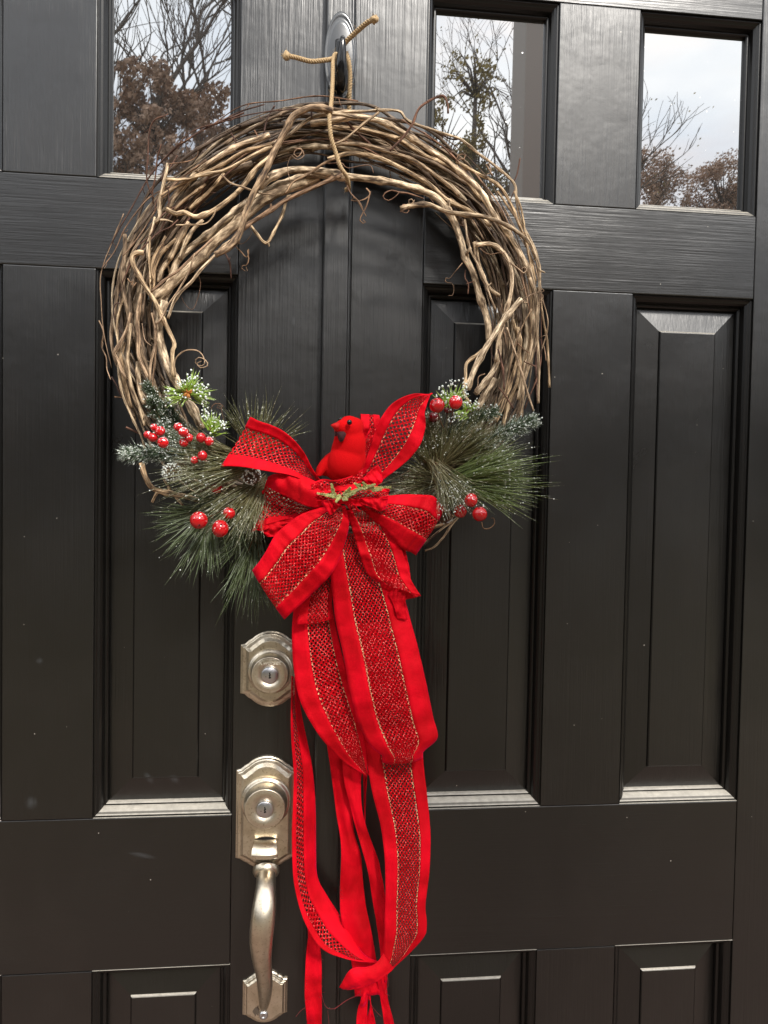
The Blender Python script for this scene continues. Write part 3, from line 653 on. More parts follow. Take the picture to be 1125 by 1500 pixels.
# collar at the grip's top
mb=MB(); p=P(390,1272,-.0115); lathe(mb,p,[(.0155,0),(.0155,.004),(.0135,.0075),(.0115,.009)],axis=(0,-.75,-.66),seg=32); obj('grip_collar',mb,NICKEL,hso)
# lower plate
lx_,lz=face(388,1463,-.006)
mb=MB(); a_,ztop=face(388,1424,-.006); out=arch_outline(lx_,lz,.0262,.0315,.0315,.0205)
plate(out,lx_,lz,[(0,0),(0,.0020),(.0014,.0030),(.0022,.0048),(.0042,.0054),(.0056,.0074),(.0064,.0076)],mb)
obj('foot_plate',mb,NICKEL,hso,smooth=False,bevel=.0003)
sx_,sz_=face(386,1489,-.011)
mb=MB(); lathe(mb,(sx_,0,sz_),[(.0052,.0076),(.0052,.0095),(.004,.0108),(.0022,.0112),(.0018,.0102),(0,.0102)],seg=20); obj('screw',mb,STEEL,hso)
wx,wz=face(376,1481,-.008)
mb=MB(); rnd=random.Random(4); q=[(wx+.0042*math.cos(a)*rnd.uniform(.6,1.25),-.0079,wz+.0062*math.sin(a)*rnd.uniform(.6,1.25)) for a in [2*math.pi*k/16 for k in range(16)]]
mb.add(q,[tuple(range(16))]); obj('worn_patch',mb,WORN,hso,smooth=False)

# ------------------------------------------------------------------ hook on the meeting bar
hk=P(499,84,-.0138)
hook=thing('wreath_hook','glossy black hook on an oval disc at the top of the doors','hook',hk)
mb=MB()
lathe(mb,hk,[(.0185,0),(.0185,.0018),(.0178,.0026),(.0168,.0027),(.0163,.0022),(.0150,.0022),(.0146,.0030),(.0130,.0034),(0,.0034)],seg=48)
for i in range(len(mb.v)):
    v=mb.v[i]; mb.v[i]=(v[0],v[1],hk.z+(v[2]-hk.z)*2.7)
obj('disc',mb,HOOKD,hook)
mb=MB()
kp=[(497,60,-.016,6),(497,95,-.016,7.5),(497,122,-.021,8.5),(497,130,-.030,8.5),(498,118,-.042,8.5),(499,98,-.048,8),(501,74,-.051,6.2),(502,56,-.052,3.6)]
C=[]
for a,b_,y,r in kp:
    q=P(a,b_,y); C.append((q.x,q.y,q.z,r*mpp(y)))
C=crom(C,36); tube(mb,[c[:3] for c in C],[c[3] for c in C],14); sphere(mb,C[-1][:3],C[-1][3],12,8)
obj('hook_arm',mb,HOOKB,hook)

# ------------------------------------------------------------------ twine
tw=thing('jute_twine','knotted jute twine loop hanging the wreath from the hook','twine',hk)
def rope(pts, r_, name='strand', n=110, fuzz=40):
    C=[]
    for z_,a,b_,y in pts:
        X_,Y_=zp(z_,a,b_); C.append(tuple(P(X_,Y_,y)))
    C=crom(C,n); V=[Vector(c) for c in C]; mb=MB()
    L_=sum((V[i+1]-V[i]).length for i in range(n-1)); turns=L_/.0085; N0=None
    off=[[],[],[]]
    for i in range(n):
        T=(V[min(i+1,n-1)]-V[max(i-1,0)]).normalized()
        if N0 is None: N0=T.orthogonal().normalized()
        N0=(N0-T*N0.dot(T)).normalized(); B=T.cross(N0)
        for k in range(3):
            a=2*math.pi*(k/3+turns*i/n); off[k].append(V[i]+(N0*math.cos(a)+B*math.sin(a))*r_*.60)
    for k in range(3): tube(mb,off[k],r_*.50,7)
    rnd=random.Random(int(L_*1e5))
    for _i in range(fuzz):
        i=rnd.randrange(n); d=Vector((rnd.gauss(0,1),rnd.gauss(0,1),rnd.gauss(0,1))).normalized(); p=V[i]+d*r_*.8
        tube(mb,[p,p+d*.0025,p+d*.0035+Vector((0,0,rnd.gauss(0,.002)))],[.00013,.0001,.00005],3)
    return obj(name,mb,JUTE,tw)
ZQ=(380,0,4.2857); Z['Q']=ZQ
rope([('Q',168,350,-.060),('Q',230,362,-.056),('Q',320,385,-.050),('Q',400,380,-.046),('Q',450,372,-.040),('Q',500,350,-.030),('Q',530,320,-.026)],.0024)
rope([('Q',722,122,-.060),('Q',680,140,-.055),('Q',620,190,-.045),('Q',560,245,-.036),('Q',510,300,-.028)],.0026)
rope([('Q',560,355,-.024),('Q',500,345,-.028),('Q',472,345,-.038),('Q',462,400,-.050),('Q',460,500,-.060),('Q',452,640,-.078),('Q',440,740,-.095),('Q',450,860,-.098),('Q',480,960,-.095),('Q',510,1050,-.094),('Q',548,1110,-.088),('Q',560,1180,-.070),('Q',545,1190,-.04)],.0022,n=200,fuzz=90)
rope([('Q',545,330,-.026),('Q',560,380,-.028),('Q',570,470,-.026),('Q',565,600,-.022),('Q',563,720,-.016),('Q',563,900,-.012)],.0024,n=110,fuzz=60)
for q in (('Q',168,350,-.060),('Q',722,122,-.060)):
    X_,Y_=zp(*q[:3]); mb=MB(); c=P(X_,Y_,q[3]); sphere(mb,c,.0042,14,10,sc=(1,.9,1.05),noise_amp=.35)
    rnd=random.Random(int(X_))
    for _i in range(24):
        d=Vector((rnd.gauss(0,1),rnd.gauss(0,1),rnd.gauss(0,1))).normalized(); tube(mb,[c+d*.003,c+d*.0062],[.0002,.0001],3)
    obj('frayed_knot',mb,JUTE,tw)

# ------------------------------------------------------------------ grapevine wreath
wc=P(481,479,-.042); RM=.2105
wreath=thing('grapevine_wreath','large round wreath of twisted bare grapevines hanging on the doors','wreath',wc)
def vine_mesh(C, seed, sides=8, node=.05):
    """C: rows of x,y,z,r"""
    rnd=random.Random(seed); acc=0; nxt=rnd.uniform(.01,node); pts=[]; rad=[]; jit=Vector((0,0,0)); nodes=[]
    V=[Vector(c[:3]) for c in C]
    d=[0]
    for i in range(1,len(V)): d.append(d[-1]+(V[i]-V[i-1]).length)
    while nxt<d[-1]: nodes.append(nxt); nxt+=rnd.uniform(.6,1.5)*node
    for i,v in enumerate(V):
        r=C[i][3]; bump_=0
        for nd in nodes:
            t=(d[i]-nd)/(.0028+r*.5); 
            if abs(t)<3: bump_=max(bump_,math.exp(-t*t))
        w=noise.noise((d[i]*60,seed*3.1,0))
        pts.append(v+Vector((noise.noise((d[i]*22,seed,1)),noise.noise((d[i]*22,seed,5)),noise.noise((d[i]*22,seed,9))))*.0022*min(1,r/.0015)); rad.append(r*(1+.38*bump_+.10*w+.07*noise.noise((d[i]*240,seed,4))))
    mb=MB(); tube(mb,pts,rad,sides)
    return mb, pts, rad, nodes, d
def spur(mb, p, d, r, rnd):
    e=p+d*rnd.uniform(.004,.013); tube(mb,[p,(p+e)/2+Vector((rnd.gauss(0,.001),)*3),e],[r*.55,r*.42,r*.36],5)
vid=[0]
def vine(C, m, name='vine', sides=8, spurs=.5, node=.05):
    vid[0]+=1; s=vid[0]; mb,pts,rad,nodes,d=vine_mesh(C,s,sides,node); rnd=random.Random(s*7)
    for nd in nodes:
        if rnd.random()<spurs:
            i=min(range(len(d)),key=lambda k:abs(d[k]-nd)); T=(pts[min(i+1,len(pts)-1)]-pts[max(i-1,0)]).normalized()
            dr=(Vector((rnd.gauss(0,1),-abs(rnd.gauss(0,.7)),rnd.gauss(0,1))).cross(T)*.8+T*rnd.choice((-.6,.7))).normalized(); spur(mb,pts[i],dr,rad[i],rnd)
    return obj(name,mb,m,wreath)
rnd=random.Random(12)
# the mass of thin and middling strands laid round and round
for k in range(125):
    th0=rnd.uniform(0,2*math.pi); span=R(rnd.uniform(70,230)); n=max(10,int(span/R(3.2)))
    r=rnd.choice((.0007,.0009,.0011,.0013,.0013,.0016,.0018,.002,.0024,.0030))*rnd.uniform(.85,1.15)
    a0,ph=rnd.uniform(0,6.28),rnd.uniform(.5,2.0)*rnd.choice((-1,1)); q=math.sqrt(rnd.random())*.92; q2=rnd.uniform(0,6.28); C=[]
    cp=[]
    m_=max(4,int(span/R(15)))
    for j in range(m_+1):
        th=th0+span*j/m_; ang=a0+ph*span*j/m_; qq=q*(.78+.22*math.sin(3*th+q2))
        wd=.0315+.003*max(0,math.sin(th))
        rr_=RM+wd*qq*math.cos(ang)+rnd.gauss(0,.0028)+.001*math.sin(th); dy=.026*qq*math.sin(ang)+rnd.gauss(0,.0018)
        if j in (0,m_) : rr_+=rnd.choice((-.004,.003,0))
        cp.append((wc.x+rr_*math.cos(th), wc.y+dy, wc.z+rr_*math.sin(th)*1.0, r*(1-.25*j/m_)))
    vine(crom(cp,n*3),VINE if r<.0036 else rnd.choice((VINE,WOODY)),sides=7,spurs=.35)
for k in range(34):
    th0=rnd.uniform(-.6,3.9); span=R(rnd.uniform(14,55)); m_=5; cp=[]; q0=rnd.uniform(-.9,.9); q1=q0+rnd.uniform(-.9,.9); r=rnd.choice((.0006,.0008,.0011))
    for j in range(m_+1):
        t=j/m_; qq=max(-.95,min(.80,q0+(q1-q0)*t)); th=th0+span*t
        rr_=RM+.034*qq+rnd.gauss(0,.002); cp.append((wc.x+rr_*math.cos(th), wc.y-.024*math.sqrt(max(0,1-qq*qq*.8))-.006+rnd.gauss(0,.002), wc.z+rr_*math.sin(th), r*(1-.4*t)))
    vine(crom(cp,40),rnd.choice((TWIG,TENDRIL,VINE)),sides=5,spurs=.5,node=.03)
def traced(z, pts, r, y, m=VINEL, taper=(1,1), name='vine', dy=0, spurs=.25, y1=None, n=None, node=.05):
    C=[]; k=len(pts); s=Z[z][2]
    for i,(a,b_) in enumerate(pts):
        X_,Y_=zp(z,a,b_); t=i/(k-1); yy=y+(0 if y1 is None else (y1-y)*t)+dy*math.sin(math.pi*t)
        q=P(X_,Y_,yy); C.append((q.x,q.y,q.z,.90*r/s*mpp(yy)*(taper[0]+(taper[1]-taper[0])*t)))
    ln=sum(math.dist(C[i][:3],C[i+1][:3]) for i in range(k-1))
    vine(crom(C,n or max(12,int(ln/.0035))),m,name,10 if r/s>2.5 else 6,spurs,node)
T=traced
# left side
T('L',[(1640,-470),(1300,-340),(1080,-170),(900,-20),(800,80),(700,190),(600,270),(480,380),(390,450)],40,-.066,WOODY)
T('L',[(1540,-480),(1180,-330),(980,-180),(800,-30),(680,60),(590,150),(530,270),(480,400),(450,480)],30,-.060,WOODY)
T('L',[(470,470),(430,600),(430,720),(460,860),(500,970),(550,1060),(600,1160),(680,1300),(760,1440)],34,-.072,WOODY,(.9,1))
T('L',[(310,105),(285,100),(235,122),(235,180),(270,260),(330,370),(400,480),(450,590),(500,690),(545,790),(530,860),(540,1050)],21,-.082,VINEL,(1,.75))
T('L',[(370,400),(480,300),(560,250),(650,170),(720,100),(830,0)],10,-.084,TENDRIL)
T('L',[(980,10),(900,60),(820,140),(740,240),(680,330),(590,410),(540,480),(500,600)],13,-.078,VINEL)
T('L',[(700,110),(650,260),(580,380),(500,500),(440,610),(400,640)],8,-.086,TENDRIL)
T('L',[(300,410),(280,520),(265,640),(275,760),(275,880),(310,970),(350,1060)],16,-.074)
T('L',[(215,560),(200,650),(170,720),(110,830),(90,870),(120,920),(150,1000),(190,1060)],14,-.070)
T('L',[(160,440),(130,550),(110,650),(115,780),(120,850)],8,-.060)
T('L',[(135,490),(100,490),(80,540),(90,600),(120,680),(150,720)],5,-.058,TWIG,spurs=0)
T('L',[(215,640),(190,780),(185,900),(205,1030),(230,1150),(290,1300),(330,1420)],14,-.076,WOODY)
T('L',[(120,940),(130,1060),(150,1180),(200,1290),(260,1410),(300,1500),(325,1600)],11,-.062)
T('L',[(160,780),(150,900),(160,1000),(180,1150),(210,1280)],18,-.058)
T('L',[(375,560),(400,700),(395,820),(370,920),(365,1060),(360,1160)],10,-.080)
T('L',[(410,640),(400,800),(395,950),(380,1100),(370,1180)],10,-.078)
T('L',[(270,930),(275,1050),(290,1180),(320,1250)],18,-.066,WOODY)
T('L',[(300,640),(320,760),(370,810)],4,-.084,TENDRIL,spurs=0)
T('L',[(360,-20),(350,150),(360,280),(370,400)],9,-.076)
T('L',[(480,-20),(400,100),(370,190),(380,310)],12,-.074)
T('L',[(560,0),(450,120),(400,220),(390,300),(380,380)],14,-.068)
T('L',[(620,0),(520,150),(450,240),(420,330)],16,-.064,WOODY)
T('L',[(70,1045),(110,1110),(150,1190)],9,-.052,TWIG,(.8,1))
T('L',[(90,1195),(150,1200)],4,-.05,TENDRIL,spurs=0)
T('D',[(100,710),(160,740)],6,-.055,TWIG,spurs=0)
T('D',[(165,860),(180,910),(210,965),(260,985),(330,1000),(400,1020)],12,-.064,VINEL)
T('D',[(232,985),(220,1005),(208,1030)],8,-.068,VINEL,(1,.7),spurs=0)
T('D',[(260,930),(300,990),(340,1040)],6,-.050,VINEL)
# top left
T('K',[(1200,240),(1125,270),(1000,310),(880,370),(760,440),(660,520),(600,590),(530,660),(470,740),(450,790)],21,-.070)
T('K',[(1250,300),(1125,340),(1000,380),(860,450),(740,510),(640,560),(520,620),(380,710)],14,-.076)
T('K',[(1250,320),(1125,375),(1000,440),(860,510),(700,545),(540,580),(430,575)],13,-.080)
T('K',[(430,800),(500,840),(560,830),(650,865),(760,820),(880,730),(980,650),(1060,560),(1125,480),(1220,400)],19,-.084)
T('K',[(345,900),(375,860),(370,780),(385,690),(410,600),(440,460)],16,-.076,VINEL,(1.1,.8))
T('K',[(340,860),(330,940),(300,1050),(290,1200)],12,-.070)
T('K',[(440,460),(540,450),(620,430),(660,400),(665,365)],5,-.078,TENDRIL,(1,.5),spurs=0)
T('K',[(335,720),(300,650),(280,560),(290,400),(300,220),(340,130),(440,90)],6,-.066,TWIG,spurs=.3,y1=-.09)
T('K',[(330,760),(325,660),(345,560),(360,420),(390,310)],6,-.066,TWIG,spurs=0,y1=-.085)
T('K',[(840,540),(910,610),(1000,640),(1125,680),(1240,690)],8,-.090,VINEL,(1,.7))
T('K',[(500,920),(620,915),(720,905),(780,850),(800,800)],6,-.088,VINEL)
T('K',[(340,1000),(400,960),(460,935),(520,880)],5,-.086,TWIG)
T('K',[(430,820),(445,740),(440,640)],5,-.08,TWIG,spurs=0)
T('K',[(720,610),(650,680),(560,750),(490,810)],12,-.072)
T('K',[(860,530),(760,640),(680,720),(600,800)],14,-.068)
T('K',[(600,900),(560,960),(510,1060),(450,1176)],22,-.070)
T('K',[(700,880),(630,960),(560,1080),(530,1176)],16,-.068)
T('K',[(380,880),(430,880),(480,895)],9,-.086,VINEL,(1,.5),spurs=0)
T('A',[(1085,40),(1050,28),(980,22),(900,65),(860,140),(810,230),(760,340),(710,430),(675,520),(650,610),(600,680),(530,720)],16,-.094,spurs=.6)
T('A',[(1200,70),(1125,55),(1040,55),(960,85),(880,150),(800,200)],9,-.086)
T('A',[(740,400),(800,350),(880,320),(960,320),(1060,330),(1125,345)],19,-.076,WOODY)
T('A',[(580,690),(660,600),(740,540),(840,470),(930,430),(1040,380),(1125,340)],11,-.082)
T('A',[(860,430),(900,370),(960,340),(1060,280),(1120,265)],7,-.084)
T('A',[(760,150),(770,90),(790,45),(810,15)],4,-.060,TWIG,spurs=.3)
T('A',[(735,60),(760,90),(810,95),(870,75)],2,-.05,TWIG,spurs=0)
T('A',[(690,570),(730,620),(775,660),(815,595),(850,520),(870,450),(890,440)],7,-.070,VINEL,node=.02)
T('A',[(780,655),(785,680)],4,-.070,VINEL,spurs=0)
T('A',[(575,705),(600,760),(605,830)],4,-.06,TWIG)
T('A',[(630,190),(615,160),(605,145)],4,-.07,TWIG,spurs=0)
T('A',[(735,165),(715,130)],3,-.07,TENDRIL,spurs=0)
T('A',[(985,75),(983,20)],5,-.088,TWIG,spurs=0)
# top and right
T('B',[(-80,165),(0,150),(100,132),(180,140),(260,160),(340,200),(430,255),(500,300),(560,335),(620,390),(700,470),(760,560),(800,620),(860,700),(900,770),(940,850),(965,950),(970,1000),(960,1150),(930,1300),(900,1450)],14,-.078)
T('B',[(-110,395),(0,400),(80,410),(200,430),(320,440),(430,470),(520,520),(580,600),(620,700),(640,780),(680,860),(710,960),(745,1080),(755,1180)],17,-.074,WOODY)
T('B',[(0,120),(100,105),(220,105),(330,110),(360,140),(400,160),(480,180),(560,215),(620,240),(700,300),(780,360),(870,440),(880,520),(905,620),(940,700),(975,780),(990,880),(995,940)],7,-.066)
T('B',[(290,290),(350,220),(395,160),(430,90),(490,45),(540,32),(560,70),(565,115)],6,-.086,TWIG,spurs=.2,y1=-.10)
T('B',[(340,560),(390,550),(470,545),(560,575),(640,590),(740,600),(830,635),(900,680),(950,730),(985,820),(990,900),(980,1020),(985,1200),(985,1470)],11,-.086,VINEL,(1.2,.6))
T('B',[(600,340),(720,400),(790,450),(850,540),(890,620),(920,700),(950,800),(975,900)],8,-.066)
T('B',[(865,440),(885,400),(900,325)],4,-.06,TWIG,spurs=.4)
T('B',[(875,470),(845,540)],3,-.06,TWIG,spurs=0)
T('B',[(500,200),(580,235),(625,230)],4,-.062,TWIG,spurs=.5)
T('B',[(0,330),(100,300),(220,320),(340,370),(460,440),(560,520),(680,580),(760,640)],11,-.070)
T('B',[(0,180),(150,190),(300,230),(420,290),(560,360),(640,430),(720,520)],11,-.062)
T('B',[(30,260),(150,260),(300,300),(430,350),(540,430),(620,500)],9,-.074)
T('B',[(0,270),(80,230),(160,170),(240,115)],6,-.09,VINEL)
T('B',[(60,120),(130,200),(200,260)],6,-.07,TWIG)
T('R',[(245,330),(260,450),(300,560),(340,630),(405,675)],17,-.080,WOODY,(1,.8))
T('R',[(250,350),(290,340),(350,340),(420,390),(470,470),(485,560),(480,650),(450,760),(430,860),(400,960),(380,1100)],15,-.086)
T('R',[(545,698),(470,790),(400,880),(330,990),(280,1080),(230,1180),(190,1280)],21,-.092,WOODY)
T('R',[(340,990),(260,1060),(195,1115),(185,1200),(175,1300),(215,1370)],12,-.090,node=.03)
T('R',[(500,0),(540,120),(570,260),(600,330),(640,450)],7,-.070)
T('R',[(390,0),(460,90),(520,180),(560,300),(590,420),(640,600)],8,-.068)
T('R',[(655,620),(670,720),(690,850),(710,960),(720,1100),(725,1265)],9,-.062,VINEL,(1,.9))
T('R',[(450,880),(490,1000),(540,1150),(580,1300),(625,1420)],8,-.090,VINEL)
T('R',[(610,760),(580,820),(530,920),(490,1050),(460,1200),(440,1300),(390,1400)],6,-.088,VINEL)
T('R',[(180,180),(220,370),(260,470),(330,640),(375,770)],8,-.084)
T('R',[(400,960),(400,1040),(372,1135),(330,1210),(250,1310)],20,-.082,WOODY)
T('R',[(375,1210),(320,1300),(260,1420)],20,-.080,WOODY)
T('R',[(520,880),(525,1000),(490,1200),(440,1350),(380,1490)],15,-.078)
T('R',[(490,830),(530,1000),(525,1200),(470,1350),(420,1520)],14,-.072)
T('R',[(600,560),(640,700),(645,850),(625,1000),(590,1150),(555,1280),(540,1460)],16,-.080)
T('R',[(590,540),(610,700),(610,850),(590,1000),(565,1150),(560,1300)],10,-.074)
T('R',[(395,1020),(410,1080),(430,1180),(435,1280)],7,-.094,TWIG)
T('R',[(400,1270),(440,1320),(490,1400)],6,-.092,TWIG)
T('R',[(520,980),(560,1020),(600,1045)],4,-.09,TENDRIL,spurs=0)
T('R',[(690,1000),(700,1050),(703,1095)],4,-.07,TENDRIL,spurs=0)
T('R',[(185,510),(180,560),(200,600),(198,665)],5,-.07,TWIG,spurs=.5)
T('R',[(190,600),(270,570)],3,-.076,TWIG,spurs=0)
T('R',[(560,1100),(640,1130)],4,-.088,TWIG,spurs=0)
T('R',[(640,700),(655,800),(645,1000),(640,1200),(650,1370)],7,-.066,TWIG)
# low right stubs below the bow
T('F',[(150,1240),(210,1222),(300,1160),(380,1100),(440,1060),(500,1020)],8,-.060,VINEL)
T('F',[(270,1240),(330,1215),(390,1150),(430,1090),(480,1030)],8,-.066,VINEL)
T('F',[(230,1180),(300,1110),(380,1080),(450,1010)],14,-.050,VINEL)
T('F',[(200,1240),(290,1190),(360,1120)],5,-.064,TWIG)
# tendrils
def tendril(z, pts, r, y, y1=None): traced(z,pts,r,y,TENDRIL,(1,.55),'tendril',y1=y1,spurs=0)
tendril('D',[(305,500),(305,470),(310,420),(350,385),(400,385),(425,410),(430,445),(405,450),(390,430),(410,415),(440,430),(445,450),(415,458),(400,440),(420,430)],3.6,-.075,-.09)
tendril('B',[(450,515),(380,490),(340,485),(300,475),(265,490),(260,510),(285,522),(320,500),(335,480)],4,-.088)
tendril('B',[(350,570),(385,545),(400,525),(385,515),(375,530),(395,540),(405,520)],3.5,-.088)
tendril('B',[(340,575),(355,540),(380,560),(370,580),(340,570)],3.5,-.086)
tendril('B',[(180,465),(200,490),(180,515),(150,525),(115,525),(115,515),(135,515),(160,560),(180,595)],4,-.080)
tendril('B',[(200,480),(185,540),(160,590),(150,615),(170,632),(178,620),(165,612)],4,-.082)
tendril('B',[(80,430),(110,490),(150,530),(165,560)],3.5,-.082)
tendril('A',[(620,670),(655,705),(680,730),(692,700),(683,690),(690,735),(680,765),(655,770),(660,790),(682,795),(675,775)],3,-.066)
tendril('A',[(440,790),(462,850),(450,920),(425,975),(390,950),(370,910)],2.2,-.05)
tendril('A',[(590,660),(660,665),(700,620),(690,590)],2.2,-.055)
tendril('B',[(630,815),(600,850),(565,890),(550,885),(550,905),(580,910),(590,935),(585,965),(565,968)],3.4,-.055)
tendril('F',[(630,1060),(640,1100),(680,1100),(710,1070),(705,1035),(690,1035)],5,-.085)
tendril('R',[(600,680),(570,690),(560,720),(590,720),(580,690),(610,670),(660,650),(680,630),(695,640),(670,660),(690,680),(670,720),(640,735)],5,-.09)
tendril('B',[(600,340),(610,310),(640,305),(640,325),(610,330),(620,360),(650,390)],3.4,-.08)
tendril('B',[(770,405),(750,370),(740,350),(755,350),(762,390),(740,400),(755,415)],3.4,-.07)
tendril('R',[(280,370),(300,390),(340,410),(400,400),(440,400)],4,-.09)
tendril('R',[(470,460),(520,500),(560,530),(580,505),(560,490),(545,510)],6,-.088)
tendril('R',[(310,1180),(270,1200),(265,1260),(245,1290),(280,1315)],5,-.094)
tendril('L',[(440,40),(455,60),(465,30),(450,50),(470,70),(445,80)],4,-.09)
tendril('L',[(190,300),(215,330),(240,320),(220,350),(250,345),(235,370),(260,330)],6,-.088)
tendril('N',[(880,410),(900,360),(950,345),(1000,370),(980,400),(930,380),(950,360),(985,385),(990,450),(1020,540)],5,-.095)
tendril('A',[(900,215),(940,225),(920,260),(900,240),(930,215),(950,250),(915,270),(890,250),(870,300),(885,380)],3,-.092)
tendril('B',[(0,350),(60,345),(70,350),(90,370),(150,360),(200,360),(215,395)],3.5,-.088)

# ------------------------------------------------------------------ evergreen picks
class Needles:
    """each needle is a thin three-sided spike with uv v running base to tip"""
    def __init__(s, seed): s.mb=MB(); s.fr=MB(); s.rnd=random.Random(seed)
    def needle(s, p, d, ln, w, droop=0, frost=0):
        rnd=s.rnd; d=d.normalized(); n=d.orthogonal().normalized(); b=d.cross(n); k=3
        bend=Vector((rnd.gauss(0,.12),rnd.gauss(0,.07),rnd.gauss(0,.12)-droop))*ln
        prev=None; a0=rnd.uniform(0,2.1); st=4 if ln>.025 else 3; V=[]; 
        for i in range(st):
            t=i/(st-1); c=p+d*ln*t+bend*t*t; ww=w*(1-.75*t**2)
            if i<st-1: V+= [c+(n*math.cos(a0+2.094*j)+b*math.sin(a0+2.094*j))*ww for j in range(3)]
            else: V.append(c)
        F=[];U=[]
        for i in range(st-2):
            for j in range(3):
                j2=(j+1)%3; F.append((i*3+j,i*3+j2,i*3+3+j2,i*3+3+j)); t0,t1=i/(st-1),(i+1)/(st-1); U.append([(0,t0),(0,t0),(0,t1),(0,t1)])
        e=len(V)-1
        for j in range(3): F.append((e-3+j,e-3+(j+1)%3,e)); t0=(st-2)/(st-1); U.append([(0,t0),(0,t0),(0,1)])
        s.mb.add(V,F,0,U)
        if frost and rnd.random()<frost*.6:
            for q in range(rnd.choice((1,1,2,3))):
                t=min(1,rnd.uniform(.35,1.02)); c=p+d*ln*t+bend*t*t; s.blob(c,rnd.uniform(.0005,.0011))
    def blob(s, c, r):
        rnd=s.rnd; o=[Vector((rnd.gauss(0,1),rnd.gauss(0,1),rnd.gauss(0,1))).normalized()*r*rnd.uniform(.8,1.3) for _ in range(2)]
        u=o[0]; v=u.cross(o[1]).normalized()*r; w=u.cross(v).normalized()*r
        s.fr.add([c+u,c-u,c+v,c-v,c+w,c-w],[(0,2,4),(2,1,4),(1,3,4),(3,0,4),(2,0,5),(1,2,5),(3,1,5),(0,3,5)])
def pp(z, a, b_, y): X_,Y_=zp(z,a,b_); return P(X_,Y_,y)
PINEG='evergreen picks tucked into the wreath'
def sprig(label, z, stem, ys, ln, w, cone, per, m, seed, frost=0, droop=.05, cat='pine sprig', stemr=.0011, yf=.8):
    """short needles all along a stem. ln metres; cone: degrees off the stem direction; per: needles per mm"""
    base=pp(z,*stem[0],ys[0]); t=thing('pine_sprig',label,cat,base,PINEG); N_=Needles(seed); rnd=N_.rnd
    C=[tuple(pp(z,a,b_,ys[0]+(ys[1]-ys[0])*i/(len(stem)-1))) for i,(a,b_) in enumerate(stem)]
    C=crom(C,40); V=[Vector(c) for c in C]; L_=sum((V[i+1]-V[i]).length for i in range(39)); cnt=int(L_*1000*per)
    mb=MB(); tube(mb,V,[stemr*(1-.5*i/39) for i in range(40)],6); obj('stem',mb,STEMB,t)
    for k in range(cnt):
        u=rnd.random(); i=min(38,int(u*39)); p=V[i].lerp(V[i+1],u*39-i); T=(V[i+1]-V[i]).normalized()
        n=T.orthogonal().normalized(); b_=T.cross(n); a=rnd.uniform(0,6.283); c=R(cone*rnd.uniform(.65,1.35))
        rad_=n*math.cos(a)+b_*math.sin(a); rad_.y*=yf
        d=T*math.cos(c)+rad_*math.sin(c)
        N_.needle(p,d,ln*rnd.uniform(.7,1.15)*(1 if u<.85 else .85),w,droop*rnd.random(),frost)
    for k in range(int(per*10)):
        d=((V[-1]-V[-3]).normalized()+Vector((rnd.gauss(0,.35),rnd.gauss(0,.3),rnd.gauss(0,.35)))); N_.needle(V[-1],d,ln*rnd.uniform(.6,1),w,0,frost)
    o=obj('needles',N_.mb,m,t,smooth=False); o['kind']='stuff'
    if N_.fr.v: o=obj('snow_flecks',N_.fr,SNOW,t); o['kind']='stuff'
    return t
def spray(label, z, origin, y, targets, ln, w, m, seed, n=90, spread=.22, frost=0, droop=.06, org=.010, cat='pine sprig'):
    """long needles bursting from one point towards several directions; targets: (px,py,y) in the zoom frame"""
    base=pp(z,*origin,y); t=thing('pine_sprig',label,cat,base,PINEG); N_=Needles(seed); rnd=N_.rnd
    mb=MB()
    for (a,b_,yy) in targets:
        e=pp(z,a,b_,yy); D_=e-base; L_=D_.length; D_.normalize()
        tube(mb,[base,base+D_*L_*.2,base+D_*L_*.45],[.0012,.001,.0006],5)
        for k in range(n):
            s0=base+D_*L_*rnd.uniform(0,.5)+Vector((rnd.gauss(0,org*.3),rnd.gauss(0,org*.2),rnd.gauss(0,org*.3)))
            d=D_+Vector((rnd.gauss(0,spread),rnd.gauss(0,spread*.7),rnd.gauss(0,spread)))
            N_.needle(s0,d,min(ln*rnd.uniform(.7,1.1),L_*1.05),w*rnd.uniform(.8,1.2),droop*rnd.random(),frost)
    obj('stem',mb,STEMB,t)
    o=obj('needles',N_.mb,m,t,smooth=False); o['kind']='stuff'
    if N_.fr.v: o=obj('snow_flecks',N_.fr,SNOW,t); o['kind']='stuff'
    return t
sprig('dark short-needled sprig standing upright against the vines above the left berries','N',[(500,760),(460,560),(400,420),(320,280),(270,210)],(-.075,-.090),.0125,.00042,42,9,ND_DARK,101,.22)
sprig('frosted fir sprig whose tip sticks out farthest to the left','N',[(640,860),(500,860),(350,850),(220,850),(110,850)],(-.085,-.105),.0175,.00042,36,10,ND_FROST,102,.5)
sprig('small frosted fir sprig lying under the left berry bunches','N',[(760,900),(600,760),(480,690),(420,620)],(-.080,-.088),.0135,.0004,45,8,ND_FROST,103,.35)
sprig('dark fir sprig above the frosted pinecone at left','N',[(800,760),(640,640),(520,520),(480,420)],(-.066,-.078),.0135,.0004,50,7,ND_DARK,104,.25)
sprig('dark fir sprig pointing up behind the left berries','N',[(480,620),(390,520),(330,430),(300,350)],(-.080,-.100),.012,.0004,44,8,ND_DARK,121,.3)
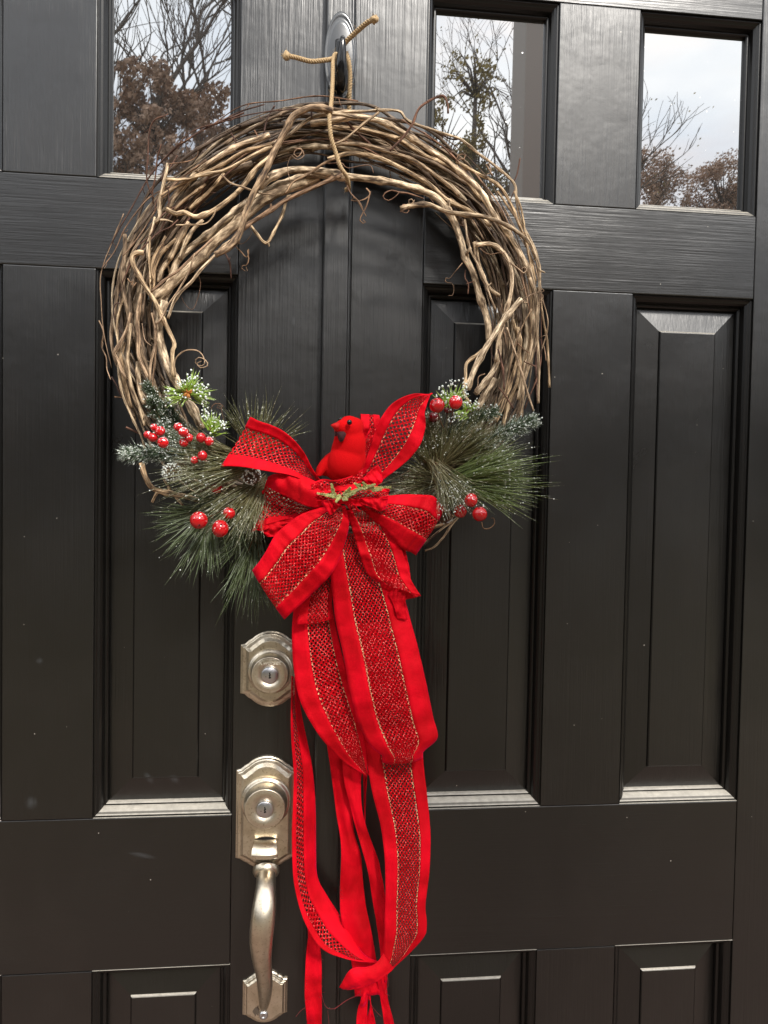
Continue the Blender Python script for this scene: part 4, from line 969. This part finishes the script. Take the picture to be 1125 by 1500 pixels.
# lime tufts with clumped snow
def lime(label, z, o, tg, seed, ln=.020, nn=44):
    t=spray(label,z,o,-.098,tg,ln,.00070,ND_LIME,seed,nn//2,.24,.35,0,.006)
    N_=Needles(seed+50); rnd=N_.rnd
    for (a,b_,yy) in tg:
        e=pp(z,a,b_,yy)
        for k in range(13):
            c=e+Vector((rnd.gauss(0,.0034),rnd.gauss(0,.0028),rnd.gauss(0,.0030))); sphere(N_.fr,c,rnd.uniform(.0006,.0013),6,4)
    o_=obj('snow_clump',N_.fr,SNOW,t); o_['kind']='stuff'
lime('lime green tuft with white snow clumps at the left inner edge of the wreath','N',(660,240),[(560,300,-.10),(480,240,-.10),(470,300,-.10),(600,150,-.105),(720,160,-.10),(790,200,-.105),(830,260,-.105),(820,320,-.10),(700,100,-.095)],111)
lime('lime green snowy tuft just below the larger lime tuft at left','N',(880,640),[(830,450,-.10),(870,500,-.10),(960,520,-.10),(1010,580,-.10),(930,600,-.104)],112,.018,26)
lime('lime green tuft with snow beads above the right berry pair','F',(430,330),[(440,180,-.10),(380,240,-.10),(400,290,-.10),(510,190,-.10),(500,260,-.10)],113,.018,26)
lime('small lime tuft between the right berries and the vine ends','F',(540,360),[(530,320,-.10),(590,330,-.10),(500,380,-.10),(450,395,-.10)],114,.012,26)
mb=MB(); c=pp('N',650,245,-.102)
t=thing('bud_scale','orange brown bud at the heart of the left lime tuft','bud',c)
for k in range(14):
    d=Vector((random.gauss(0,1),-abs(random.gauss(0,.6)),random.gauss(0,1))).normalized(); tube(mb,[c,c+d*.0035,c+d*.006],[.0013,.001,.0002],5)
obj('scales',mb,simple('orange_bud',(.42,.16,.03),.7,var=.4,bs=600),t)
# long-needled sprays, left
spray('long olive pine spray sweeping left from the bow over the berries','D',(640,860),-.096,[(340,740,-.112),(380,780,-.115),(340,820,-.115),(400,860,-.118),(300,900,-.112)],.064,.00040,ND_OLIVE,131,42,.09,.12,.03)
spray('long pale pine spray lying flat above the pinecone at left','D',(680,860),-.100,[(330,900,-.118),(360,940,-.116),(400,965,-.114),(440,905,-.12)],.072,.00040,ND_OLIVE,132,50,.08,.22,.03)
spray('long pine spray hanging downward left of the bow','D',(690,920),-.085,[(470,1040,-.105),(520,1080,-.105),(580,1110,-.105),(640,1100,-.10)],.062,.00040,ND_OLIVE,133,48,.11,.08,.05)
spray('pine spray poking up behind the left bow loop','D',(640,830),-.070,[(560,660,-.082),(620,620,-.082),(690,630,-.082),(750,670,-.082),(810,720,-.080)],.048,.00042,ND_OLIVE,134,26,.10,.06,0)
spray('dark green pine spray fanning out below the lowest pair of left berries','D',(470,1060),-.075,[(280,1060,-.095),(270,1130,-.095),(300,1200,-.10),(350,1280,-.10),(400,1300,-.10),(460,1270,-.10)],.052,.00042,ND_FAR,135,30,.10,.10,.04)
spray('dark pine spray hanging lowest under the left side of the bow','D',(650,1150),-.055,[(520,1250,-.070),(560,1380,-.075),(620,1440,-.075),(680,1450,-.075),(730,1440,-.070),(500,1180,-.07)],.064,.00044,ND_FAR,136,44,.10,.03,.06)
spray('dark pine spray filling the gap between bow and left berries','D',(620,1060),-.065,[(420,1010,-.08),(360,1000,-.08),(480,1120,-.085),(560,1180,-.08),(440,1180,-.08)],.055,.00042,ND_FAR,137,40,.18,.06,.04)
# right
sprig('green short-needled sprig among the vine ends right of the bow','F',[(400,520),(500,460),(600,400),(680,375)],(-.085,-.098),.0150,.00042,38,11,ND_DARK,141,.25)
sprig('frosted fir sprig whose tip points to the upper right','F',[(560,620),(680,550),(800,480),(920,430)],(-.085,-.100),.0165,.00042,42,11,ND_FROST,142,.4)
sprig('olive bottlebrush sprig right beside the upper bow loop','F',[(360,640),(330,560),(310,490),(300,430)],(-.085,-.095),.0150,.0004,46,8,ND_OLIVE,143,.35)
spray('large green pine spray fanning out to the right','F',(400,800),-.085,[(760,640,-.115),(860,690,-.115),(920,760,-.115),(930,830,-.112),(900,900,-.112),(830,950,-.11),(740,700,-.118)],.061,.00050,ND_GREEN,144,90,.085,.16,.02)
spray('second green pine spray behind it reaching up to the frosted tip','F',(380,700),-.080,[(700,560,-.105),(820,600,-.105),(640,500,-.105),(560,460,-.10)],.058,.00044,ND_OLIVE,145,64,.12,.14,.02)
spray('snow covered pine spray falling beside the right bow loop','F',(330,680),-.100,[(440,860,-.118),(500,900,-.118),(540,860,-.118),(400,920,-.115)],.055,.00042,ND_OLIVE,146,48,.10,.75,.03)
spray('brownish pine spray between the upper and lower right bow loops','F',(430,800),-.070,[(60,860,-.085),(120,800,-.085),(180,720,-.085),(200,880,-.085),(240,640,-.085)],.080,.00040,ND_OLIVE,147,36,.10,.12,.02)
spray('olive pine spray rising beside the right berry pair','F',(330,760),-.080,[(280,480,-.095),(350,440,-.095),(230,600,-.095),(420,450,-.095),(460,520,-.095)],.055,.00040,ND_OLIVE,148,42,.14,.2,.02)

# pinecones
def pinecone(label, z, a, b_, y, r, axis, seed, frost):
    c=pp(z,a,b_,y); r=r/Z[z][2]*mpp(y); t=thing('pine_cone',label,'pinecone',c,'small frosted pinecones'); mb=MB(); fr=MB(); ax=Vector(axis).normalized(); n=ax.orthogonal().normalized(); bb=ax.cross(n); rnd=random.Random(seed)
    sphere(mb,c,r*.62,10,8)
    for k in range(90):
        h=1-2*(k+.5)/90; a_=k*2.39996; q=math.sqrt(1-h*h); d=(ax*h*1.15+(n*math.cos(a_)+bb*math.sin(a_))*q)
        p=c+d*r*.6; o=(d+ax*.55).normalized(); s=o.cross(ax); s=s.normalized() if s.length>.01 else n; l=r*.55; w=r*.2; u=s.cross(o)
        b0=len(mb.v); mb.add([p-s*w*.5,p+s*w*.5,p+o*l*.75+s*w-u*.0002,p+o*l,p+o*l*.75-s*w,p+o*l*.6+u*w*.5],[(0,1,5),(1,2,5),(2,3,5),(3,4,5),(4,0,5),(0,4,3,2,1)])
        if rnd.random()<frost:
            for _ in range(3): sphere(fr,p+o*l*rnd.uniform(.8,1.05)+s*rnd.gauss(0,w*.5),rnd.uniform(.0005,.0010),6,4)
    obj('scales',mb,CONE,t,smooth=False)
    if fr.v: o=obj('frost',fr,SNOW,t); o['kind']='stuff'
pinecone('frosted pinecone between the left fir tip and the bow','N',490,1035,-.104,78,(-1,-.5,.1),1,.9)
pinecone('frosted pinecone half buried in needles beside the bow','D',630,915,-.104,34,(-.3,-1,0),2,.6)
pinecone('dark pinecone tucked under the right berry bunch','F',395,1020,-.080,46,(.2,-1,-.3),3,.2)
pinecone('brown pinecone deep in the right greenery','F',330,440,-.088,34,(.2,-1,.3),4,.3)

# ------------------------------------------------------------------ berries
def berries(label, z, root, yroot, lst, crown=True, dark=()):
    base=pp(z,*root,yroot); t=thing('berry_pick',label,'berry pick',base,'red berry picks'); 
    for i,(a,b_,r,y) in enumerate(lst):
        c=pp(z,a,b_,y); rr_=r/Z[z][2]*mpp(y); mb=MB(); q_=random.Random(int(a*3+b_)); sphere(mb,c,rr_,20,14,sc=(q_.uniform(.92,1.04),1,q_.uniform(.9,1.02)),noise_amp=.05)
        # dimple with a dry calyx, turned towards the viewer on some
        o=obj('berry',mb,BERRYD if i in dark else BERRY,t)
        rnd=random.Random(i*5+int(a)); d=Vector((rnd.gauss(0,.6),-1,rnd.gauss(.1,.6))).normalized(); q=MB()
        for k in range(6):
            e=d.orthogonal().normalized(); f_=d.cross(e); an=k*1.047; s=(e*math.cos(an)+f_*math.sin(an)); tube(q,[c+d*rr_*.96,c+d*rr_*1.05+s*rr_*.14],[rr_*.06,rr_*.02],4)
        obj('calyx',q,BERRYD,o)
        st=MB(); mid=(c+base)/2+Vector((0,.006,-.004)); C=crom([tuple(c+Vector((0,rr_*.8,0))),tuple(mid),tuple(base)],10); tube(st,[Vector(x) for x in C],.00055,5); obj('stalk',st,STEMB,t)
    return t
berries('bunch of small red berries nearest the left edge of the wreath','N',(470,800),-.085,[(310,585,34,-0.124),(372,622,50,-0.128),(248,660,40,-0.122),(300,688,48,-0.127),(402,738,58,-0.132)])
berries('bunch of small red berries in the middle of the left greenery','N',(700,820),-.085,[(552,582,44,-0.124),(606,635,52,-0.129),(660,690,42,-0.124),(610,738,46,-0.122),(780,690,50,-0.124),(860,725,46,-0.122)])
berries('three small red berries above the frosted pinecone','N',(800,960),-.09,[(795,870,50,-0.128),(715,912,40,-0.124),(830,930,28,-.108)])
berries('large frosted red berries hanging low on the left','D',(560,1010),-.085,[(408,1103,39,-0.124),(498,1138,37,-.114),(535,1073,28,-.104)])
berries('shaded red berries half hidden between the left needles and the bow','D',(560,900),-.08,[(482,965,26,-.100),(466,938,20,-.096)],dark=())
berries('pair of glossy red berries beside the tip of the upper right bow loop','F',(420,500),-.085,[(347,320,52,-0.128),(465,300,47,-.114),(325,395,38,-.098),(415,350,26,-.096)],dark=(2,3))
berries('three frosted red berries below the right greenery','F',(480,880),-.085,[(563,920,46,-0.124),(617,1008,50,-0.128),(495,990,46,-.102)])

# ------------------------------------------------------------------ the bow
bow=thing('ribbon_bow','big red velvet and glitter net bow with long trailing ribbons','bow',P(505,735,-.10))
rid=[0]
def ribbon(name, z, Lp, Rp, yL, yR=None, bulge=.004, edges=(.24,.24), fold=0, net=True, n=60, wav=.0019, label=None, gold=False, net_dy=.0, foldback=.5, across=15):
    """Lp/Rp: the two long edges as photo points in frame z (z may be a per-list frame); yL/yR depth lists"""
    rid[0]+=1; seed=rid[0]*3.7; yR=yR if yR is not None else yL
    def edge(pts, ys):
        k=len(pts); ys=np.interp(np.linspace(0,1,k),np.linspace(0,1,len(ys)),ys)
        return crom([tuple(pp(z,a,b_,y)) for (a,b_),y in zip(pts,ys)],n)
    A,B=edge(Lp,yL),edge(Rp,yR); m_=across; W_=np.zeros((n,m_,3)); ts=np.linspace(0,1,m_)
    for i in range(n):
        wd=np.linalg.norm(A[i]-B[i])
        for j,t in enumerate(ts):
            p=A[i]*(1-t)+B[i]*t; by=bulge*math.sin(math.pi*t)*min(1,wd/.03)
            nn=noise.noise((i/n*5+seed,t*1.7,seed))*wav*2.4+noise.noise((i/n*14+seed,t*.8,seed+9))*wav+noise.noise((i/n*26+t*3,t*3.1,seed+3))*wav*.45
            rim=.0011*(math.exp(-(t/.035)**2)+math.exp(-((1-t)/.035)**2))
            W_[i,j]=(p[0],p[1]-by-nn-rim,p[2])
    if fold:
        T=W_[-1]-W_[-4]; T=T.mean(axis=0); T/=np.linalg.norm(T)+1e-9; last=W_[-1].copy(); extra=[]
        for k in range(1,9):
            a=math.pi*k/8; extra.append(last+T*fold*math.sin(a)+np.array([0,fold*(1-math.cos(a)),0]))
        for k in range(1,int(n*foldback)): 
            q=W_[n-1-k].copy(); q[:,1]+=2*fold; extra.append(q)
        W_=np.concatenate([W_,np.array(extra)],axis=0)
    nr=W_.shape[0]
    vlen=np.concatenate([[0],np.cumsum(np.linalg.norm(np.diff(W_[:,m_//2],axis=0),axis=1))])
    ulen=np.linalg.norm(np.diff(W_,axis=1),axis=2).mean(axis=0); ulen=np.concatenate([[0],np.cumsum(ulen)])
    def sheet(t0,t1,k,push=0):
        mb=MB(); tt=np.linspace(t0,t1,k); G=np.zeros((nr,k,3)); U=np.interp(tt,ts,ulen)
        for i in range(nr):
            for c in range(3): G[i,:,c]=np.interp(tt,ts,W_[i,:,c])
        G[:,:,1]+=push; mb.v=[tuple(x) for x in G.reshape(-1,3)]; ed=[]
        for i in range(nr-1):
            for j in range(k-1):
                mb.f.append([i*k+j,i*k+j+1,(i+1)*k+j+1,(i+1)*k+j]); mb.m.append(0)
                mb.uv.append([(U[j],vlen[i]),(U[j+1],vlen[i]),(U[j+1],vlen[i+1]),(U[j],vlen[i+1])])
                e=lambda q:abs(q/(k-1)*2-1); ed+= [(e(j),0),(e(j+1),0),(e(j+1),0),(e(j),0)]
        mb.has=True; return mb,ed
    if not net:
        mb,_=sheet(0,1,m_); o=obj(name,mb,VELVET,bow,solid=.0006)
    else:
        a,_=sheet(0,edges[0],6); b_,_=sheet(1-edges[1],1,6)
        c=MB(); c.v=a.v+b_.v; o_=len(a.v); c.f=a.f+[[q+o_ for q in f] for f in b_.f]; c.m=a.m+b_.m; c.uv=a.uv+b_.uv; c.has=True
        o=obj(name,c,VELVET,bow,solid=.0006)
        s,ed=sheet(edges[0]-.012,1-edges[1]+.012,11,.0005); q=obj('net_band',s,NETG if gold else NET,o)
        ul=q.data.uv_layers.new(name='Edge'); ul.data.foreach_set('uv',[x for p in ed for x in p]); q.data.uv_layers.active_index=0; q.data.uv_layers[0].active_render=True
    if label: o['label']=label
    return o
# hanging ribbons at the back
ribbon('ribbon_tail','H',[(440,560),(432,640),(435,700),(425,800),(418,960),(425,1060),(445,1300)],[(480,560),(478,660),(492,750),(500,830),(500,950),(500,1060),(497,1300)],[-.028,-.030,-.034,-.034],net=False,bulge=.002,n=40)
ribbon('ribbon_tail','G',[(515,640),(535,760),(548,850),(562,960),(575,1057),(590,1140),(595,1227),(590,1377),(592,1517),(620,1640),(650,1780),(660,1900)],[(640,640),(650,760),(640,860),(645,960),(650,1057),(662,1140),(690,1227),(700,1350),(715,1480),(745,1620),(770,1780),(780,1900)],[-.040,-.046,-.046,-.044],net=False,bulge=.003,wav=.003)
ribbon('ribbon_tail','G',[(590,640),(600,780),(610,880),(640,1000),(660,1080),(690,1180),(715,1270),(730,1340),(745,1440),(765,1560),(785,1700),(790,1850)],[(690,640),(695,800),(690,880),(695,1000),(715,1090),(745,1180),(775,1260),(790,1330),(800,1380),(812,1500),(815,1700),(812,1850)],[-.052,-.056,-.054,-.050],net=False,bulge=.003,wav=.0025)
ribbon('ribbon_tail','G',[(700,830),(704,900),(706,1000),(708,1070)],[(722,830),(716,900),(712,1000),(710,1070)],[-.045,-.045],net=False,bulge=.0005,n=20)
ribbon('ribbon_tail','H',[(700,880),(700,940),(685,1020),(670,1100),(655,1300)],[(745,880),(740,940),(725,1020),(718,1100),(712,1300)],[-.046,-.046],net=False,bulge=.003,n=30,wav=.002)
ribbon('ribbon_tail','H',[(718,980),(735,1010),(728,1060),(712,1130),(700,1300)],[(738,960),(738,1020),(750,1070),(762,1130),(785,1300)],[-.043,-.040],net=False,bulge=.002,n=30)
ribbon('ribbon_tail','H',[(765,860),(772,920),(785,1000),(800,1100),(820,1300)],[(822,850),(815,920),(822,1010),(848,1110),(880,1300)],[-.048,-.042],net=False,bulge=.003,n=30,wav=.002)
# long loop hanging far left, swinging to the middle
ribbon('ribbon_loop','H',[(355,-560),(352,-300),(365,-100),(362,60),(357,200),(362,400),(385,530),(425,640),(480,735),(560,790),(660,825),(795,838)],[(385,-560),(400,-400),(450,-150),(465,-20),(472,120),(473,300),(480,410),(525,500),(585,590),(645,690),(710,790),(797,828)],[-.060,-.056,-.058,-.062,-.066],[-.050,-.040,-.034,-.040,-.060],bulge=.002,edges=(.16,.52),n=90,label='ribbon loop hanging nearest the door handle')
# main right tail, and the curl at its foot
ribbon('ribbon_loop','H',[(590,-560),(620,-420),(670,-300),(715,-160),(745,0),(785,160),(803,300),(808,450),(806,600),(803,740),(798,840),(770,880)],[(960,-560),(975,-420),(985,-250),(995,-130),(1010,0),(1024,130),(1028,250),(1020,400),(1002,540),(1008,640),(985,710),(850,850)],[-.068,-.070,-.074,-.078,-.078],bulge=.006,edges=(.27,.22),n=100,label='widest hanging ribbon, ending in a curl at the bottom',gold=True)
ribbon('ribbon_loop','H',[(800,780),(765,825),(715,845),(660,850),(630,868),(605,910),(585,945)],[(850,850),(820,880),(770,915),(720,935),(670,952),(640,958),(620,956)],[-.080,-.092,-.094,-.090],bulge=.005,net=False,wav=.0005,n=40,label='curled ribbon foot pointing left')
# left tail with the net, folded at the bottom
ribbon('ribbon_tail','G',[(380,-40),(362,60),(356,180),(365,330),(395,480),(450,590),(520,690),(600,770),(700,835)],[(545,-40),(560,80),(590,220),(620,340),(650,440),(680,540),(700,640),(715,740),(722,835)],[-.078,-.078,-.080,-.078,-.072],bulge=.006,edges=(.36,.14),fold=.006,foldback=.7,n=70,label='left hanging ribbon behind the front tail',gold=True)
# front tail folded at its foot
ribbon('ribbon_tail','G',[(530,-330),(540,-160),(556,0),(570,110),(605,260),(630,400),(660,530),(690,620),(735,700),(800,755)],[(760,-330),(840,-160),(905,0),(935,110),(965,220),(990,330),(1015,440),(1040,560),(1060,660),(992,735)],[-.100,-.098,-.100,-.098,-.096],bulge=.012,edges=(.25,.28),fold=.010,foldback=.6,n=90,label='broad front ribbon tail with gold stitched net',gold=True)
# short inner piece below the lower left loop
ribbon('ribbon_tail','E',[(440,860),(420,960),(400,1050),(385,1120),(380,1180)],[(590,800),(570,900),(555,1000),(550,1080),(548,1150)],[-.088,-.086],bulge=.004,edges=(.3,.1),n=30)
# right short tail with a V cut
ribbon('ribbon_tail','E',[(615,620),(640,690),(665,770),(690,850),(720,925),(770,966)],[(760,610),(830,700),(870,770),(905,860),(930,950),(980,1034)],[-.120,-.116,-.112],bulge=.006,edges=(.22,.24),n=50,label='short right ribbon tail with a pointed end',gold=True)
ribbon('ribbon_tail','E',[(780,960),(800,1000),(840,1060),(870,1150)],[(890,930),(905,1000),(905,1054),(915,1150)],[-.106,-.104],net=False,bulge=.003,n=24)
ribbon('ribbon_tail','E',[(850,800),(870,900),(890,1000),(903,1054)],[(900,800),(925,900),(938,980),(980,1036)],[-.108,-.106],net=False,bulge=.002,n=24)
# back loop behind the bird
ribbon('ribbon_loop','E',[(640,480),(665,380),(672,280),(680,215),(690,178)],[(700,470),(740,380),(760,300),(790,230),(782,183)],[-.085,-.082,-.080],bulge=.004,edges=(.45,.35),fold=.006,foldback=.8,n=40,label='small back loop rising behind the bird')
ribbon('ribbon_loop','E',[(640,470),(700,360),(705,290),(735,225)],[(660,480),(720,400),(745,300),(778,205)],[-.092,-.098],net=True,edges=(.2,.1),bulge=.001,n=30)
# upper right loop
ribbon('ribbon_loop','E',[(620,500),(690,425),(730,330),(755,250),(790,170),(850,98),(940,58),(1022,58)],[(760,510),(800,470),(860,425),(930,365),(980,295),(1003,215),(1000,140),(1026,62)],[-.104,-.108,-.116,-.118,-.108],bulge=-.006,edges=(.22,.28),n=60,fold=.004,foldback=.35,label='upper right bow loop ending in a raised tip',gold=True)
# upper left tail
ribbon('ribbon_tail','E',[(155,168),(200,190),(260,210),(320,242),(375,290),(420,350),(450,410),(490,470),(540,520)],[(12,408),(60,406),(130,412),(200,424),(270,436),(340,448),(400,470),(440,500),(500,560)],[-.118,-.124,-.128,-.122,-.110],bulge=-.007,edges=(.2,.25),n=60,label='upper left ribbon end with a straight cut')
ribbon('ribbon_loop','E',[(500,500),(450,470),(390,450),(330,440),(270,445),(240,460)],[(520,600),(460,610),(400,590),(340,560),(280,530),(236,505)],[-.118,-.122,-.118,-.106],net=False,bulge=.008,n=40)
# middle left loop, seen from its side
ribbon('ribbon_loop','E',[(480,590),(430,590),(380,560),(330,520),(280,500),(240,470),(222,520)],[(520,610),(450,640),(380,670),(310,690),(260,700),(215,720),(180,715)],[-.112,-.106,-.104,-.098],bulge=-.006,edges=(.10,.22),fold=.006,foldback=.6,n=50,label='middle left bow loop seen edge on')
ribbon('ribbon_loop','E',[(490,600),(420,625),(350,655),(290,670),(220,690),(182,690)],[(520,630),(450,670),(390,700),(320,720),(280,745),(238,750)],[-.110,-.104,-.098],net=False,bulge=.004,n=40)
# lower left loop
ribbon('ribbon_loop','E',[(560,590),(480,612),(400,640),(330,690),(275,740),(230,820),(190,882)],[(615,600),(632,680),(618,760),(590,850),(545,930),(460,1020),(348,1122)],[-.124,-.124,-.120,-.112],bulge=.012,edges=(.24,.26),fold=.010,foldback=.7,n=60,label='large lower left bow loop with net middle',gold=True)
# right lower loop
ribbon('ribbon_loop','E',[(660,560),(740,555),(820,552),(900,545),(980,545),(1040,552),(1076,590)],[(680,600),(730,650),(790,700),(840,750),(880,795),(905,815),(932,822)],[-.120,-.122,-.124,-.120,-.110],bulge=.010,edges=(.27,.34),fold=.010,foldback=.7,n=60,label='lower right bow loop',gold=True)
# gathered middle
ribbon('ribbon_knot','E',[(440,520),(520,505),(600,500),(680,495),(760,500),(830,520)],[(430,590),(520,600),(600,590),(680,600),(760,590),(820,560)],[-.118,-.132,-.136,-.132,-.120],bulge=.008,edges=(.3,.3),n=50,wav=.003)
ribbon('ribbon_knot','E',[(672,565),(720,560),(775,562),(815,562)],[(690,590),(740,605),(780,625),(800,618)],[-.134,-.142,-.134],net=False,bulge=.005,n=30,fold=.004,foldback=.5)
ribbon('ribbon_knot','E',[(500,580),(530,570),(560,575),(590,590)],[(540,645),(560,630),(580,610),(600,600)],[-.138,-.140,-.136],net=False,bulge=.003,n=24)
ribbon('ribbon_knot','E',[(610,590),(625,600),(640,625),(650,640)],[(650,580),(665,600),(680,620),(690,625)],[-.138,-.138,-.132],edges=(.2,.2),bulge=.003,n=24)
ribbon('ribbon_knot','E',[(660,480),(700,465),(740,425),(775,402)],[(720,500),(760,500),(785,490),(800,470)],[-.122,-.128,-.124],net=False,bulge=.004,n=24)
ribbon('ribbon_knot','E',[(430,500),(500,470),(560,475),(640,455),(700,420)],[(450,560),(520,540),(590,520),(650,500),(700,480)],[-.126,-.132,-.134,-.126],edges=(.12,.12),bulge=.004,n=40,wav=.003)
# loose threads
def thread(pts,y=-.05):
    mb=MB(); C=crom([tuple(pp('H',a,b_,y)) for a,b_ in pts],40); tube(mb,[Vector(c) for c in C],.00016,4); obj('loose_thread',mb,THREAD,bow)
thread([(500,980),(520,1040),(560,1050),(620,1010),(680,985),(690,960)]); thread([(530,1060),(535,1125),(530,1180)])
thread([(430,1040),(400,1060),(375,1090)],-.036); thread([(815,880),(825,930),(810,970),(830,990)]); thread([(690,980),(640,1000),(560,1055)]); thread([(740,1030),(760,1060),(790,1090)])
random.seed(9)
for k in range(90):      # frayed edges of the hanging strips
    a,b_=random.choice([(590,450+random.uniform(0,200)),(700,60+random.uniform(0,250)),(690,330+random.uniform(0,300)),(425,760+random.uniform(0,250)),(760,400+random.uniform(0,100)),(740,620+random.uniform(0,100)),(500,760+random.uniform(0,240))])
    q=pp('H',a+random.gauss(0,3),b_,-.045); mb=MB() if k==0 else mb; d=Vector((random.gauss(0,1),-.3,random.gauss(0,1))).normalized(); tube(mb,[q,q+d*.0015,q+d*.003],[.00013,.0001,.00006],3)
o=obj('frayed_edge',mb,THREAD,bow); o['kind']='stuff'

# cedar sprig on the knot
ced=thing('cedar_sprig','little green cedar sprig with glitter laid across the middle of the bow','cedar sprig',pp('E',600,530,-.142))
mb=MB(); rnd=random.Random(3)
def frond(a0,b0,a1,b1,n=14,wd=16):
    p0,p1=pp('E',a0,b0,-.144),pp('E',a1,b1,-.150); D_=p1-p0; s=D_.cross(Vector((0,1,0))).normalized(); tube(mb,[p0,p1],[.0005,.0003],4)
    for i in range(n):
        t=(i+.5)/n; c=p0.lerp(p1,t)
        for sg in (-1,1):
            l=wd/3.309*mpp(-.145)*(1-.65*t)*rnd.uniform(.8,1.2); e=c+(s*sg+D_.normalized()*.8+Vector((0,rnd.gauss(-.15,.3),0))).normalized()*l
            tube(mb,[c,c.lerp(e,.5),e],[.0007,.0008,.0003],5)
            f=c.lerp(e,.55)+D_.normalized()*l*.35; tube(mb,[c.lerp(e,.4),f],[.0006,.0003],4)
for fr_ in ((600,560,478,538),(560,555,548,492),(590,545,570,580),(610,555,665,535),(620,540,640,510),(600,560,625,570),(680,520,760,495),(700,515,838,508),(720,515,700,485),(740,520,790,520),(690,510,660,490),(600,545,700,512)): frond(*fr_)
obj('foliage',mb,CEDAR,ced,smooth=False)

# ------------------------------------------------------------------ the cardinal
bc=pp('E',615,380,-.122); k_=1/3.309*mpp(-.122)
bird=thing('cardinal_ornament','red flocked cardinal bird ornament sitting on top of the bow','bird ornament',bc)
mb=MB()
def E_(a,b_,y,rx,ry,rz,mbx=None,tilt=0,seg=24,ring=16):
    c=pp('E',a,b_,y); q=MB(); sphere(q,(0,0,0),1,seg,ring); ct,st_=math.cos(tilt),math.sin(tilt); V=[]
    for v in q.v:
        x,yy,z_=v[0]*rx*k_,v[1]*ry*k_,v[2]*rz*k_; V.append((c.x+x*ct-z_*st_,c.y+yy,c.z+x*st_+z_*ct))
    (mbx or mb).add(V,q.f)
E_(618,385,-.120,88,78,98)         # breast
E_(600,420,-.112,96,72,72,tilt=-.3)
E_(636,300,-.122,80,68,96); E_(630,330,-.120,84,70,84)         # neck
E_(634,228,-.124,63,58,66)         # head
E_(605,222,-.128,46,44,42,tilt=.3) # face
E_(660,215,-.118,46,46,46)
E_(596,262,-.126,34,34,36)
E_(640,365,-.118,76,70,92)
E_(540,395,-.112,44,36,70,tilt=-.62)   # folded wing shoulder
o=obj('body',mb,FLOCK,bird)
r_=o.modifiers.new('remesh','REMESH'); r_.mode='VOXEL'; r_.voxel_size=.0009; r_.use_smooth_shade=True
s_=o.modifiers.new('smooth','SMOOTH'); s_.iterations=22; s_.factor=.6
mb=MB(); p0,p1=pp('E',580,214,-.140),pp('E',545,208,-.142); tube(mb,[p0,p0.lerp(p1,.5),p1],[.0046,.0030,.0005],12); 
p0,p1=pp('E',578,226,-.140),pp('E',558,222,-.141); tube(mb,[p0,p1],[.0034,.0006],10); obj('beak',mb,BEAK,bird)
mb=MB(); sphere(mb,pp('E',635,194,-.1405),.0026,16,12); obj('eye',mb,EYEM,bird)
mb=MB(); sphere(mb,pp('E',592,180,-.126),.0024,16,12); obj('eye',mb,EYEM,bird)
mb=MB(); rnd=random.Random(8); c=pp('E',596,260,-.1385)
V=[]; 
for k in range(18):
    a=2*math.pi*k/18; r=(1+.12*math.sin(3*a)+rnd.gauss(0,.05)); V.append((c.x+.0040*r*math.cos(a),c.y-.0002,c.z+.0048*r*math.sin(a)))
V.append((c.x,c.y-.0026,c.z)); V2=[(v[0],v[1]+.006,v[2]) for v in V[:18]]
mb.add(V+V2,[(k,(k+1)%18,18) for k in range(18)]+[(k,19+k,19+(k+1)%18,(k+1)%18) for k in range(18)])
p0,p1=pp('E',574,236,-.1375),pp('E',568,262,-.137); tube(mb,[p0,p1],[.0018,.0009],6)
obj('throat_patch',mb,MASK,bird)
# wing seam and tail behind
mb=MB(); q=[]
for (a,b_) in ((545,345),(520,385),(498,425),(484,455)): q.append(pp('E',a,b_,-.118))
C=crom([tuple(x) for x in q],16); vs=[]
for i,c in enumerate(C):
    w=.0045*math.sin(math.pi*(i+1.5)/19)+.001
    vs += [(c[0]-w,c[1]+.003,c[2]),(c[0],c[1]-.0015,c[2]),(c[0]+w,c[1]-.001,c[2])]
mb.add(vs,[(i*3+j,i*3+j+1,i*3+4+j,i*3+3+j) for i in range(15) for j in (0,1)]); obj('wing',mb,FLOCK,bird,solid=.001)
